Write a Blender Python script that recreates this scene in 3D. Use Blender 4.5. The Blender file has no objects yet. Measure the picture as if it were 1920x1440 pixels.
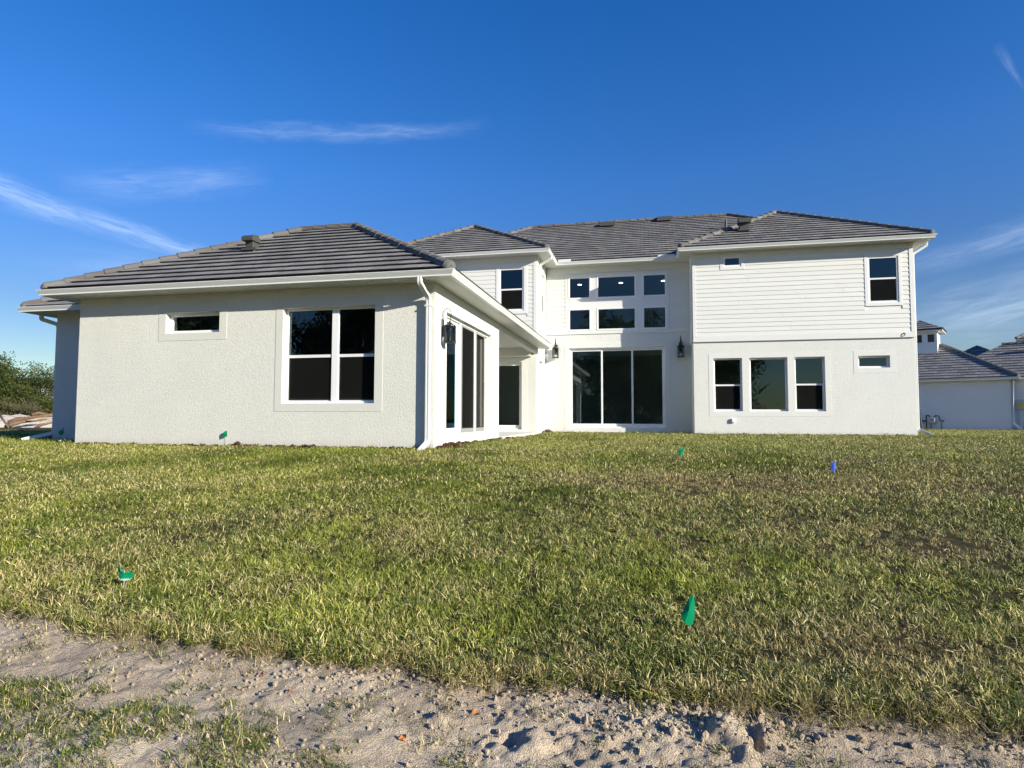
import bpy, bmesh, math, random
import numpy as np
from mathutils import Matrix, Vector
random.seed(7)
R = math.radians
S = bpy.context.scene
COL = S.collection

# ------------------------------------------------------------------ camera
YAW, PITCH, ROLL = -.2145, .0555, .0022
CAM = np.array([3.7849, -10.6573, .0917])
F = 1147.0
_cy, _sy = math.cos(YAW), math.sin(YAW)
FW = np.array([_sy*math.cos(PITCH), _cy*math.cos(PITCH), math.sin(PITCH)])
_r = np.array([_cy, -_sy, 0.]); _u = np.cross(_r, FW)
RT = _r*math.cos(ROLL)+_u*math.sin(ROLL); UP = -_r*math.sin(ROLL)+_u*math.cos(ROLL)
cd = bpy.data.cameras.new('camera'); cam = bpy.data.objects.new('camera', cd); COL.objects.link(cam)
cd.sensor_width = 36; cd.lens = F/1920*36; cd.clip_start = .05; cd.clip_end = 3000
cam.matrix_world = Matrix(((RT[0], UP[0], -FW[0], CAM[0]), (RT[1], UP[1], -FW[1], CAM[1]), (RT[2], UP[2], -FW[2], CAM[2]), (0, 0, 0, 1)))
S.camera = cam

# ------------------------------------------------------------------ sun, sky, exposure
SUN = np.array([2.24, -1, .846]); SUN /= np.linalg.norm(SUN)
sd = bpy.data.lights.new('sun', 'SUN'); sun = bpy.data.objects.new('sun', sd); COL.objects.link(sun)
sd.energy = 5.0; sd.angle = R(.5); sd.color = (1, .925, .775)
sun.rotation_euler = Vector(SUN).to_track_quat('Z', 'Y').to_euler()
S.view_settings.view_transform = 'Standard'; S.view_settings.look = 'None'
S.view_settings.exposure = .77; S.view_settings.gamma = 1; S.view_settings.use_curve_mapping = False
SKY_STRENGTH = .106

class NT:
    """small helper round a node tree"""
    def __init__(s, t): s.t = t; s.n = t.nodes; s.l = t.links
    def new(s, ty, ins=None, **kw):
        n = s.n.new(ty)
        for k, v in kw.items(): setattr(n, k, v)
        for k, v in (ins or {}).items(): s.put(n.inputs[k], v)
        return n
    def put(s, sock, v):
        if isinstance(v, bpy.types.NodeSocket): s.l.new(v, sock)
        else: sock.default_value = v
    def m(s, op, a, b=0., c=0., clamp=False):
        n = s.n.new('ShaderNodeMath'); n.operation = op; n.use_clamp = clamp
        for i, v in enumerate((a, b, c)): s.put(n.inputs[i], v)
        return n.outputs[0]
    def mix(s, f, a, b):
        n = s.n.new('ShaderNodeMix'); n.data_type = 'RGBA'
        s.put(n.inputs[0], f)
        for i, v in ((6, a), (7, b)):
            s.put(n.inputs[i], v if isinstance(v, bpy.types.NodeSocket) else (*v[:3], 1))
        return n.outputs[2]
    def ramp(s, f, stops):
        n = s.n.new('ShaderNodeValToRGB'); s.put(n.inputs[0], f)
        e = n.color_ramp.elements
        while len(e) < len(stops): e.new(.5)
        for i, (p, c) in enumerate(stops):
            e[i].position = p; e[i].color = (*c, 1) if not isinstance(c, (int, float)) else (c, c, c, 1)
        return n.outputs[0]
    def noise(s, vec, scale, detail=3, rough=.5, dist=0):
        n = s.new('ShaderNodeTexNoise', {'Scale': scale, 'Detail': detail, 'Roughness': rough, 'Distortion': dist})
        if vec is not None: s.l.new(vec, n.inputs['Vector'])
        return n.outputs[0]

w = bpy.data.worlds.new('World'); S.world = w; w.use_nodes = True
N = NT(w.node_tree); N.n.clear()
sky = N.new('ShaderNodeTexSky', sky_type='NISHITA', sun_disc=False, sun_elevation=math.asin(SUN[2]),
            sun_rotation=math.atan2(SUN[0], SUN[1]), air_density=1.0, dust_density=.15, ozone_density=2.5, altitude=0)
tc = N.new('ShaderNodeTexCoord')
_z = N.new('ShaderNodeSeparateXYZ', {0: tc.outputs['Generated']}).outputs[2]
_v = N.ramp(_z, [(0., .47), (.16, .58), (.36, .87), (.7, .96)])
hsv = N.new('ShaderNodeHueSaturation', {'Hue': N.ramp(_z, [(0., .527), (.22, .521), (.45, .516)]), 'Saturation': 1.38, 'Value': N.m('MULTIPLY', _v, 1.12), 'Color': sky.outputs[0]})
sep = N.new('ShaderNodeSeparateXYZ', {0: tc.outputs['Generated']})
az = N.m('MULTIPLY', N.m('ARCTAN2', sep.outputs[0], sep.outputs[1]), 57.2958)
el = N.m('MULTIPLY', N.m('ARCSINE', sep.outputs[2]), 57.2958)
def streak(a0, e0, a1, e1, width, strength, sc=.5, seed=0., soft=.3, wob=1.2, taper=.0):
    L = math.hypot(a1-a0, e1-e0); c, s_ = (a1-a0)/L, (e1-e0)/L
    da = N.m('SUBTRACT', az, a0); de = N.m('SUBTRACT', el, e0)
    u = N.m('ADD', N.m('MULTIPLY', da, c), N.m('MULTIPLY', de, s_))
    v = N.m('SUBTRACT', N.m('MULTIPLY', de, c), N.m('MULTIPLY', da, s_))
    cv = N.new('ShaderNodeCombineXYZ', {0: N.m('MULTIPLY', u, .22*sc), 1: N.m('MULTIPLY', v, .9*sc), 2: seed}).outputs[0]
    n1 = N.noise(cv, 1.0, 5, .6, .6)
    v2 = N.m('ADD', v, N.m('MULTIPLY', N.m('SUBTRACT', n1, .5), wob*2))
    ww = N.m('MULTIPLY_ADD', N.m('DIVIDE', u, L), -taper*width, width)
    d = N.m('DIVIDE', N.m('ABSOLUTE', v2), N.m('MAXIMUM', ww, .05))
    body = N.m('POWER', N.m('MAXIMUM', N.m('SUBTRACT', 1., d), 0.), 1.3)
    t = N.m('DIVIDE', u, L)
    ends = N.m('MULTIPLY', N.m('DIVIDE', t, soft, clamp=True), N.m('DIVIDE', N.m('SUBTRACT', 1., t), soft, clamp=True))
    cv2 = N.new('ShaderNodeCombineXYZ', {0: N.m('MULTIPLY', u, .35*sc), 1: N.m('MULTIPLY', v, 2.4*sc), 2: seed+7}).outputs[0]
    tex = N.ramp(N.noise(cv2, 1.3, 6, .65, .8), [(.36, 0.), (.66, 1.)])
    tex = N.m('MULTIPLY_ADD', tex, .72, .28)
    return N.m('MULTIPLY', N.m('MULTIPLY', N.m('MULTIPLY', body, ends), tex), strength)
ms = [streak(-60, 17.4, -35.0, 12.6, 1.7, .30, .8, 1, .22, .6, .5),
      streak(-41.5, 23.1, -14, 26.2, .95, .16, .7, 3, .3, .9),
      streak(-50, 17.0, -34, 20.5, 1.7, .16, .6, 5, .35, 1.0),
      streak(-52, 11.0, -34, 13.2, 2.2, .10, .5, 17, .35, 1.0),
      streak(18, 11.5, 46, 16.2, 1.5, .20, .5, 9, .3, .8),
      streak(16, 6.3, 52, 12.5, 3.4, .27, .4, 11, .25, 1.2),
      streak(26.9, 26.2, 28.5, 22.6, .5, .12, 1.2, 13, .4, .15, .6)]
tot = ms[0]
for x in ms[1:]: tot = N.m('MAXIMUM', tot, x)
cl = N.mix(tot, hsv.outputs[0], (6.6, 7.6, 8.8))
bg = N.new('ShaderNodeBackground', {'Color': cl, 'Strength': SKY_STRENGTH})
N.l.new(bg.outputs[0], N.new('ShaderNodeOutputWorld').inputs[0])

# ------------------------------------------------------------------ numpy noise
def _hash(ix, iy, s):
    h = (ix.astype(np.int64)*374761393 + iy.astype(np.int64)*668265263 + s*974634777) & 0x7fffffff
    h = ((h ^ (h >> 13))*1274126177) & 0x7fffffff
    return ((h ^ (h >> 16)) & 0xffff)/65535.0
def vnoise(x, y, s=0):
    x = np.asarray(x, float); y = np.asarray(y, float)
    ix = np.floor(x); iy = np.floor(y); fx = x-ix; fy = y-iy
    fx = fx*fx*(3-2*fx); fy = fy*fy*(3-2*fy)
    a = _hash(ix, iy, s); b = _hash(ix+1, iy, s); c = _hash(ix, iy+1, s); d = _hash(ix+1, iy+1, s)
    return (a*(1-fx)+b*fx)*(1-fy)+(c*(1-fx)+d*fx)*fy
def fbm(x, y, s=0, o=4, g=.5):
    t = 0; a = 1; n = 0
    for i in range(o):
        t = t+a*vnoise(np.asarray(x)*2**i+13.7*i, np.asarray(y)*2**i-7.3*i, s+i); n += a; a *= g
    return t/n
def sstep(a, b, x):
    t = np.clip((np.asarray(x, float)-a)/(b-a), 0, 1); return t*t*(3-2*t)

# ------------------------------------------------------------------ materials
MATS = {}
def newmat(name):
    m = bpy.data.materials.new(name); m.use_nodes = True
    nt = NT(m.node_tree); nt.n.clear()
    out = nt.new('ShaderNodeOutputMaterial'); MATS[name] = m
    return m, nt, out
def pbr(nt, out, col, rough=.6, metal=0., bump=None, bdist=.01, bstr=1., spec=.5):
    p = nt.new('ShaderNodeBsdfPrincipled', {'Roughness': rough, 'Metallic': metal})
    p.inputs['Specular IOR Level'].default_value = spec
    nt.put(p.inputs['Base Color'], col if isinstance(col, bpy.types.NodeSocket) else (*col, 1))
    if bump is not None:
        b = nt.new('ShaderNodeBump', {'Strength': bstr, 'Distance': bdist, 'Height': bump})
        nt.l.new(b.outputs[0], p.inputs['Normal'])
    nt.l.new(p.outputs[0], out.inputs[0])
    return p
def gpos(nt): return nt.new('ShaderNodeNewGeometry').outputs['Position']

def stucco(name, col, rough_scale, dist, mott=.05, dirt=True):
    m, nt, out = newmat(name); P = gpos(nt)
    mp = nt.new('ShaderNodeMapping', {'Vector': P, 'Scale': (1, 1, .72)}); mp.inputs['Rotation'].default_value = (.25, .35, .2)
    n1 = nt.noise(mp.outputs[0], rough_scale, 5, .62, 1.3)
    n2 = nt.noise(P, rough_scale*3.5, 2, .6)
    h = nt.m('ADD', nt.ramp(n1, [(.38, 0.), (.62, 1.)]), nt.m('MULTIPLY', n2, .35))
    big = nt.noise(P, .9, 4, .6)
    mid = nt.noise(P, 6, 4, .6, .5)
    f = nt.m('ADD', nt.m('MULTIPLY', nt.m('SUBTRACT', big, .5), mott*2.2), nt.m('MULTIPLY', nt.m('SUBTRACT', mid, .5), mott*1.3))
    f = nt.m('ADD', f, nt.m('MULTIPLY', nt.m('SUBTRACT', n1, .5), .10))
    c = nt.new('ShaderNodeHueSaturation', {'Color': (*col, 1), 'Value': nt.m('ADD', 1., f)}).outputs[0]
    if dirt:   # splashed soil near the ground
        z = nt.new('ShaderNodeSeparateXYZ', {0: P}).outputs[2]
        zz = nt.m('ADD', z, nt.m('MULTIPLY', nt.noise(P, 5, 4, .7), .22))
        dm = nt.ramp(nt.m('MULTIPLY', nt.m('SUBTRACT', -.20, zz), 3.2), [(.0, 0.), (1., .42)])
        c = nt.mix(dm, c, (.36, .30, .23))
    pbr(nt, out, c, .85, bump=h, bdist=dist, spec=.25)
    return m
M_STUC = stucco('stucco', (.685, .69, .635), 42, .0032, .06)
M_STUC2 = stucco('stucco_rear', (.69, .70, .665), 36, .003, .045)
M_STRIM = stucco('stucco_smooth', (.64, .645, .595), 60, .0015, .03, False)
M_STRIM2 = stucco('stucco_smooth_rear', (.70, .71, .68), 60, .0015, .03, False)
M_STUCN = stucco('stucco_neighbour', (.74, .75, .74), 30, .004, .04)

def painted(name, col, rough=.45, var=.03, bump=None):
    m, nt, out = newmat(name); P = gpos(nt)
    v = nt.m('MULTIPLY_ADD', nt.m('SUBTRACT', nt.noise(P, 3, 4), .5), var*2, 1.)
    oi = nt.new('ShaderNodeObjectInfo').outputs['Random']
    v = nt.m('ADD', v, nt.m('MULTIPLY', nt.m('SUBTRACT', oi, .5), var))
    c = nt.new('ShaderNodeHueSaturation', {'Color': (*col, 1), 'Value': v}).outputs[0]
    mp = nt.new('ShaderNodeMapping', {'Vector': P, 'Scale': (3, 3, 60)}) if bump == 'grain' else None
    h = nt.noise(mp.outputs[0] if mp else P, 8 if mp else 20, 4, .6)
    pbr(nt, out, c, rough, bump=h, bdist=.0015 if bump else .0006)
    return m
M_PLANK = painted('painted_siding', (.69, .70, .67), .55, .035, 'grain')
M_TRIM = painted('painted_trim', (.71, .715, .70), .5, .02)
M_VINYL = painted('white_vinyl', (.78, .79, .79), .35, .01)
M_GUT = painted('white_gutter', (.70, .72, .70), .3, .02)
M_SOFF = painted('soffit_vinyl', (.62, .62, .58), .5, .02)
M_GREYV = painted('grey_screen_frame', (.26, .27, .27), .4, .02)
M_BLACK = painted('black_metal', (.012, .012, .013), .4, .01)
M_DARKMET = painted('dark_flashing', (.055, .053, .048), .6, .05)
M_ALU = painted('galvanised', (.45, .46, .46), .4, .05)
M_INT = painted('interior_paint', (.62, .60, .54), .8, .02)
M_INTF = painted('interior_floor', (.12, .10, .08), .5, .05)
M_YELLOW = painted('yellow_label', (.62, .52, .07), .6, .02)
M_WHITEW = painted('white_pvc', (.8, .8, .78), .4, .01)
M_GREENP = painted('pale_green_tape', (.30, .48, .30), .6, .02)

def tile_mat():
    m, nt, out = newmat('concrete_tile'); P = gpos(nt)
    at = nt.new('ShaderNodeAttribute', attribute_name='shade').outputs['Fac']
    oi = nt.new('ShaderNodeObjectInfo').outputs['Random']
    r = nt.m('FRACT', nt.m('ADD', at, nt.m('MULTIPLY', oi, 3.7)))
    big = nt.noise(P, 1.2, 4, .6)
    fine = nt.noise(P, 55, 4, .7)
    c = nt.ramp(r, [(0., (.165, .164, .163)), (.5, (.205, .203, .200)), (1., (.26, .257, .252))])
    c = nt.mix(nt.ramp(big, [(.45, 0.), (.72, .5)]), c, (.22, .208, .20))
    sp = nt.noise(P, 3.5, 5, .75, .4)
    c = nt.mix(nt.ramp(sp, [(.62, 0.), (.78, .35)]), c, (.36, .355, .35))
    c = nt.new('ShaderNodeHueSaturation', {'Color': c, 'Value': nt.m('MULTIPLY_ADD', fine, .7, .65)}).outputs[0]
    pbr(nt, out, c, .8, bump=fine, bdist=.004, spec=.3)
    return m
M_TILE = tile_mat()
def cap_mat():
    m, nt, out = newmat('concrete_cap'); P = gpos(nt)
    oi = nt.new('ShaderNodeObjectInfo').outputs['Random']
    c = nt.ramp(oi, [(0., (.10, .098, .096)), (1., (.15, .146, .142))])
    fine = nt.noise(P, 50, 4, .7)
    c = nt.new('ShaderNodeHueSaturation', {'Color': c, 'Value': nt.m('MULTIPLY_ADD', fine, .8, .6)}).outputs[0]
    pbr(nt, out, c, .8, bump=fine, bdist=.004, spec=.3)
    return m
M_CAP = cap_mat()
M_MORTAR = painted('ridge_mortar', (.10, .085, .075), .9, .1)

def glass(name, tint, refl=1.35, ior=1.5):
    m, nt, out = newmat(name)
    lw = nt.new('ShaderNodeFresnel', {'IOR': ior}).outputs[0]
    f = nt.m('MULTIPLY', lw, refl, clamp=True)
    P = gpos(nt)
    b = nt.new('ShaderNodeBump', {'Strength': .25, 'Distance': .004, 'Height': nt.noise(P, .9, 2, .4)})
    g = nt.new('ShaderNodeBsdfGlossy', {'Color': (.80, .92, 1, 1), 'Roughness': .0, 'Normal': b.outputs[0]})
    t = nt.new('ShaderNodeBsdfTransparent', {'Color': (*tint, 1)})
    mx = nt.new('ShaderNodeMixShader', {0: f}); nt.l.new(t.outputs[0], mx.inputs[1]); nt.l.new(g.outputs[0], mx.inputs[2])
    nt.l.new(mx.outputs[0], out.inputs[0])
    return m
M_GLASS = glass('window_glass', (.70, .79, .75))
M_CLEAR = glass('lantern_glass', (.9, .92, .92), 1.0)
def screen_mat():
    m, nt, out = newmat('insect_screen')
    d = nt.new('ShaderNodeBsdfDiffuse', {'Color': (.016, .017, .016, 1)})
    t = nt.new('ShaderNodeBsdfTransparent', {'Color': (.75, .75, .75, 1)})
    mx = nt.new('ShaderNodeMixShader', {0: .50}); nt.l.new(t.outputs[0], mx.inputs[1]); nt.l.new(d.outputs[0], mx.inputs[2])
    nt.l.new(mx.outputs[0], out.inputs[0]); return m
M_SCREEN = screen_mat()
def lamp_mat():
    m, nt, out = newmat('lit_downlight')
    e = nt.new('ShaderNodeEmission', {'Color': (1, .97, .9, 1), 'Strength': 9.}); nt.l.new(e.outputs[0], out.inputs[0]); return m
M_LAMP = lamp_mat()

def wood_mat(name, a, b):
    m, nt, out = newmat(name)
    tcn = nt.new('ShaderNodeTexCoord').outputs['Object']
    mp = nt.new('ShaderNodeMapping', {'Vector': tcn, 'Scale': (6, 6, 1.2)})
    n1 = nt.noise(mp.outputs[0], 5, 6, .7, 1.)
    pbr(nt, out, nt.ramp(n1, [(.3, a), (.7, b)]), .9, bump=n1, bdist=.03, spec=.2); return m
M_BARK = wood_mat('bark', (.06, .045, .035), (.22, .18, .14))
M_LOG = wood_mat('felled_wood', (.08, .048, .03), (.27, .18, .12))
M_MULCH = wood_mat('mulch', (.035, .018, .012), (.13, .06, .04))
M_PALE = wood_mat('pale_wood', (.35, .26, .15), (.60, .48, .30))

def leaf_mat(name, cols, trans=.35):
    m, nt, out = newmat(name)
    r = nt.new('ShaderNodeNewGeometry').outputs['Random Per Island']
    P = gpos(nt)
    f = nt.m('ADD', nt.m('MULTIPLY', r, .6), nt.m('MULTIPLY', nt.noise(P, .8, 3), .4))
    c = nt.ramp(f, [(i/(len(cols)-1), x) for i, x in enumerate(cols)])
    d = nt.new('ShaderNodeBsdfPrincipled', {'Base Color': c, 'Roughness': .55}); d.inputs['Specular IOR Level'].default_value = .25
    t = nt.new('ShaderNodeBsdfTranslucent', {'Color': c})
    mx = nt.new('ShaderNodeMixShader', {0: trans}); nt.l.new(d.outputs[0], mx.inputs[1]); nt.l.new(t.outputs[0], mx.inputs[2])
    nt.l.new(mx.outputs[0], out.inputs[0]); return m
M_LEAF = leaf_mat('leaves_green', [(.014, .030, .006), (.035, .062, .012), (.08, .10, .02), (.21, .18, .045)])
M_LEAFD = leaf_mat('leaves_dull', [(.03, .045, .02), (.07, .09, .04), (.12, .13, .06)])
M_BRUSH = leaf_mat('brush', [(.06, .055, .03), (.13, .12, .06), (.22, .19, .10)])

def grass_mat(name, dead=0.):
    m, nt, out = newmat(name)
    dry = nt.new('ShaderNodeAttribute', attribute_type='INSTANCER', attribute_name='dry').outputs['Fac']
    var = nt.new('ShaderNodeAttribute', attribute_type='INSTANCER', attribute_name='var').outputs['Fac']
    rnd = nt.new('ShaderNodeAttribute', attribute_name='rnd').outputs['Fac']
    tip = nt.new('ShaderNodeAttribute', attribute_name='tip').outputs['Fac']
    g = nt.ramp(nt.m('MULTIPLY_ADD', rnd, .55, nt.m('MULTIPLY', var, .45)),
                [(.0, (.028, .052, .006)), (.34, (.10, .145, .014)), (.66, (.26, .30, .038)), (1., (.66, .63, .18))])
    s_ = nt.ramp(rnd, [(.0, (.10, .065, .028)), (.42, (.35, .27, .11)), (1., (.74, .64, .30))])
    f = nt.m('MULTIPLY', nt.m('SUBTRACT', nt.m('ADD', dry, nt.m('MULTIPLY', nt.m('SUBTRACT', rnd, .5), 1.15)), .44-dead), 4.5, clamp=True)
    c = nt.mix(f, g, s_)
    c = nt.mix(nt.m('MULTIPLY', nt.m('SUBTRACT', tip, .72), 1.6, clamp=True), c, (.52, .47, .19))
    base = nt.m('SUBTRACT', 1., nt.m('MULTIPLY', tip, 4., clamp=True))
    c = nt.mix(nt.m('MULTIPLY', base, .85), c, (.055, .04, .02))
    d = nt.new('ShaderNodeBsdfPrincipled', {'Base Color': c, 'Roughness': .5}); d.inputs['Specular IOR Level'].default_value = .3
    t = nt.new('ShaderNodeBsdfTranslucent', {'Color': c})
    mx = nt.new('ShaderNodeMixShader', {0: .16}); nt.l.new(d.outputs[0], mx.inputs[1]); nt.l.new(t.outputs[0], mx.inputs[2])
    nt.l.new(mx.outputs[0], out.inputs[0]); return m
M_GRASS = grass_mat('grass_blades')

def ground_mat():
    m, nt, out = newmat('soil'); P = gpos(nt)
    d = nt.new('ShaderNodeAttribute', attribute_name='dirt').outputs['Fac']
    shade_damp = nt.new('ShaderNodeAttribute', attribute_name='shade_damp').outputs['Fac']
    n1 = nt.noise(P, 2.2, 5, .65); n2 = nt.noise(P, 40, 5, .7); n3 = nt.noise(P, 160, 3, .6)
    sand = nt.ramp(n1, [(.3, (.46, .365, .255)), (.5, (.60, .49, .355)), (.72, (.73, .62, .465))])
    sand = nt.mix(nt.ramp(n2, [(.35, .5), (.58, 0.)]), sand, (.36, .29, .21))
    sand = nt.mix(nt.ramp(n3, [(.62, 0.), (.72, .5)]), sand, (.78, .72, .60))
    sand = nt.mix(shade_damp, sand, (.20, .17, .14))  # darker soil patches plus the painted shade at the sod edge
    soil = nt.ramp(nt.noise(P, 9, 5, .7), [(.3, (.035, .028, .014)), (.55, (.07, .058, .026)), (.75, (.13, .11, .05))])
    c = nt.mix(d, soil, sand)
    h = nt.m('ADD', nt.m('MULTIPLY', n2, 1.), nt.m('MULTIPLY', n3, .45))
    pbr(nt, out, c, .95, bump=h, bdist=.018, spec=.15); return m
M_GROUND = ground_mat()
def sand_mat():
    m, nt, out = newmat('pale_sand'); P = gpos(nt)
    n1 = nt.noise(P, .9, 6, .7); n2 = nt.noise(P, 9, 5, .7)
    c = nt.ramp(n1, [(.35, (.60, .50, .38)), (.6, (.80, .72, .58))])
    pbr(nt, out, c, .95, bump=n2, bdist=.12, spec=.1); return m
M_SAND = sand_mat()
def flagmat(name, c1, white=False):
    m, nt, out = newmat(name)
    tcn = nt.new('ShaderNodeTexCoord').outputs['Object']
    col = (*c1, 1)
    if white:      # pale print on the lower half of the marker
        z = nt.new('ShaderNodeSeparateXYZ', {0: tcn}).outputs[2]
        f = nt.m('MULTIPLY', nt.ramp(nt.m('MULTIPLY', nt.m('SUBTRACT', .070, z), 60.), [(0., 0.), (.6, 1.)]),
                 nt.ramp(nt.noise(tcn, 90, 3), [(.42, .0), (.5, 1.)]))
        col = nt.mix(f, c1, (.72, .78, .80))
    d = nt.new('ShaderNodeBsdfPrincipled', {'Roughness': .35}); nt.put(d.inputs['Base Color'], col)
    t = nt.new('ShaderNodeBsdfTranslucent'); nt.put(t.inputs['Color'], col)
    mx = nt.new('ShaderNodeMixShader', {0: .35}); nt.l.new(d.outputs[0], mx.inputs[1]); nt.l.new(t.outputs[0], mx.inputs[2])
    nt.l.new(mx.outputs[0], out.inputs[0]); return m
M_FGREEN = flagmat('green_plastic', (.0, .36, .16)); M_FGREENW = flagmat('green_plastic_printed', (.0, .34, .17), True)
M_FBLUE = flagmat('blue_plastic', (.10, .20, .80))

# ------------------------------------------------------------------ geometry helpers
def TY(y0): return lambda u, n, z: (u, y0-n, z)          # wall facing -Y
def TX(x0): return lambda u, n, z: (x0+n, u, z)          # wall facing +X
def TXm(x0): return lambda u, n, z: (x0-n, u, z)         # wall facing -X
def TYp(y0): return lambda u, n, z: (u, y0+n, z)         # wall facing +Y
ID = lambda x, y, z: (x, y, z)

class MB:
    def __init__(s): s.v = []; s.f = []; s.a = []
    def add(s, vs, fs, shade=None):
        b = len(s.v); s.v += [tuple(map(float, p)) for p in vs]; s.f += [tuple(i+b for i in f) for f in fs]
        if shade is not None: s.a += [shade]*len(vs)
    def box(s, u0, u1, n0, n1, z0, z1, T=ID, shade=None):
        s.add([T(u, n, z) for z in (z0, z1) for n in (n0, n1) for u in (u0, u1)],
              [(0, 2, 3, 1), (4, 5, 7, 6), (0, 1, 5, 4), (2, 6, 7, 3), (0, 4, 6, 2), (1, 3, 7, 5)], shade)
    def prism(s, top, bot, shade=None):
        n = len(top)
        s.add(list(top)+list(bot), [tuple(range(n)), tuple(range(2*n-1, n-1, -1))]+[(i, n+i, n+(i+1) % n, (i+1) % n) for i in range(n)], shade)
    def sweep(s, path, prof, closed=False, up=(0, 0, 1), miter2d=False):
        """profile (a, b) swept along a path; a = sideways, b = up"""
        path = [Vector(p) for p in path]; n = len(path); m = len(prof); rings = []
        for i, p in enumerate(path):
            if closed: d0 = (p-path[i-1]).normalized(); d1 = (path[(i+1) % n]-p).normalized()
            else:
                d0 = (p-path[i-1]).normalized() if i else (path[1]-p).normalized()
                d1 = (path[i+1]-p).normalized() if i < n-1 else d0
            t = (d0+d1).normalized(); u_ = Vector(up)
            if abs(t.dot(u_)) > .98: u_ = Vector((0, 1, 0)) if abs(t.y) < .9 else Vector((1, 0, 0))
            side = t.cross(u_).normalized(); upv = side.cross(t).normalized()
            k = 1/max(.5, t.dot(d1)) if miter2d else 1
            rings.append([p+side*a*k+upv*b for a, b in prof])
        fs = []
        for i in range(n if closed else n-1):
            j = (i+1) % n
            for q in range(m): r_ = (q+1) % m; fs.append((i*m+q, i*m+r_, j*m+r_, j*m+q))
        if not closed: fs += [tuple(range(m)), tuple(range(n*m-1, (n-1)*m-1, -1))]
        s.add([v for r_ in rings for v in r_], fs)
    def tube(s, path, r, k=8, r2=None):
        r2 = r2 or r
        s.sweep(path, [(r*math.cos(2*math.pi*i/k), r2*math.sin(2*math.pi*i/k)) for i in range(k)])
    def taper(s, path, radii, k=7):
        path = [Vector(p) for p in path]; n = len(path); b = len(s.v); vs = []; fs = []
        for i, p in enumerate(path):
            t = (path[min(i+1, n-1)]-path[max(i-1, 0)]).normalized()
            a = Vector((0, 0, 1)) if abs(t.z) < .9 else Vector((1, 0, 0))
            x = t.cross(a).normalized(); y = t.cross(x)
            vs += [p+(x*math.cos(6.28318*q/k)+y*math.sin(6.28318*q/k))*radii[i] for q in range(k)]
        for i in range(n-1):
            for q in range(k): fs.append((i*k+q, i*k+(q+1) % k, (i+1)*k+(q+1) % k, (i+1)*k+q))
        fs.append(tuple(range(k))); fs.append(tuple(range((n-1)*k, n*k)))
        s.add(vs, fs)
    def mesh(s, name, smooth=False, recalc=True):
        me = bpy.data.meshes.new(name); me.from_pydata(s.v, [], s.f)
        if s.a and len(s.a) == len(s.v):
            at = me.attributes.new('shade', 'FLOAT', 'POINT'); at.data.foreach_set('value', np.array(s.a, dtype=np.float32))
        if recalc:
            bm = bmesh.new(); bm.from_mesh(me); bmesh.ops.recalc_face_normals(bm, faces=bm.faces); bm.to_mesh(me); bm.free()
        if smooth: me.polygons.foreach_set('use_smooth', [True]*len(me.polygons))
        me.update(); return me
    def build(s, name, mat, parent=None, smooth=False, bevel=0, **kw):
        o = bpy.data.objects.new(name, s.mesh(name, smooth)); COL.objects.link(o)
        o.data.materials.append(mat); o.parent = parent
        if bevel:
            b = o.modifiers.new('edge', 'BEVEL'); b.width = bevel; b.segments = 1; b.limit_method = 'ANGLE'
        for k, v in kw.items(): o[k] = v
        return o

def thing(name, label, cat, loc=(0, 0, 0), rz=0, group=None, parent=None):
    o = bpy.data.objects.new(name, None); COL.objects.link(o)
    o.location = loc; o.rotation_euler = (0, 0, rz); o.empty_display_size = .2
    o['label'] = label; o['category'] = cat
    if group: o['group'] = group
    return o
def node(name, parent):
    o = bpy.data.objects.new(name, None); COL.objects.link(o); o.parent = parent; o.empty_display_size = .1; return o

def wall_mb(T, u0, u1, z0, z1, ops, th=.2, mb=None):
    mb = mb or MB()
    us = sorted({u0, u1, *[o[0] for o in ops], *[o[1] for o in ops]}); zs = sorted({z0, z1, *[o[2] for o in ops], *[o[3] for o in ops]})
    nu, nz = len(us)-1, len(zs)-1
    def solid(i, j):
        if i < 0 or j < 0 or i >= nu or j >= nz: return False
        cu = (us[i]+us[i+1])/2; cz = (zs[j]+zs[j+1])/2
        return not any(o[0] < cu < o[1] and o[2] < cz < o[3] for o in ops)
    vid = {}
    vs = []; fs = []
    def V(i, n, j):
        k = (i, n, j)
        if k not in vid: vid[k] = len(vs); vs.append(T(us[i], -th*n, zs[j]))
        return vid[k]
    for i in range(nu):
        for j in range(nz):
            if not solid(i, j): continue
            fs.append((V(i, 0, j), V(i+1, 0, j), V(i+1, 0, j+1), V(i, 0, j+1)))
            fs.append((V(i, 1, j), V(i, 1, j+1), V(i+1, 1, j+1), V(i+1, 1, j)))
            if not solid(i-1, j): fs.append((V(i, 0, j), V(i, 0, j+1), V(i, 1, j+1), V(i, 1, j)))
            if not solid(i+1, j): fs.append((V(i+1, 0, j), V(i+1, 1, j), V(i+1, 1, j+1), V(i+1, 0, j+1)))
            if not solid(i, j-1): fs.append((V(i, 0, j), V(i, 1, j), V(i+1, 1, j), V(i+1, 0, j)))
            if not solid(i, j+1): fs.append((V(i, 0, j+1), V(i+1, 0, j+1), V(i+1, 1, j+1), V(i, 1, j+1)))
    mb.add(vs, fs); return mb

def ring(mb, T, u0, u1, z0, z1, w, n0, n1, wb=None, wt=None):
    """rectangular frame whose outside is u0..u1, z0..z1"""
    wb = wb if wb is not None else w; wt = wt if wt is not None else w
    mb.box(u0, u0+w, n0, n1, z0, z1, T); mb.box(u1-w, u1, n0, n1, z0, z1, T)
    mb.box(u0+w, u1-w, n0, n1, z0, z0+wb, T); mb.box(u0+w, u1-w, n0, n1, z1-wt, z1, T)

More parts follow.
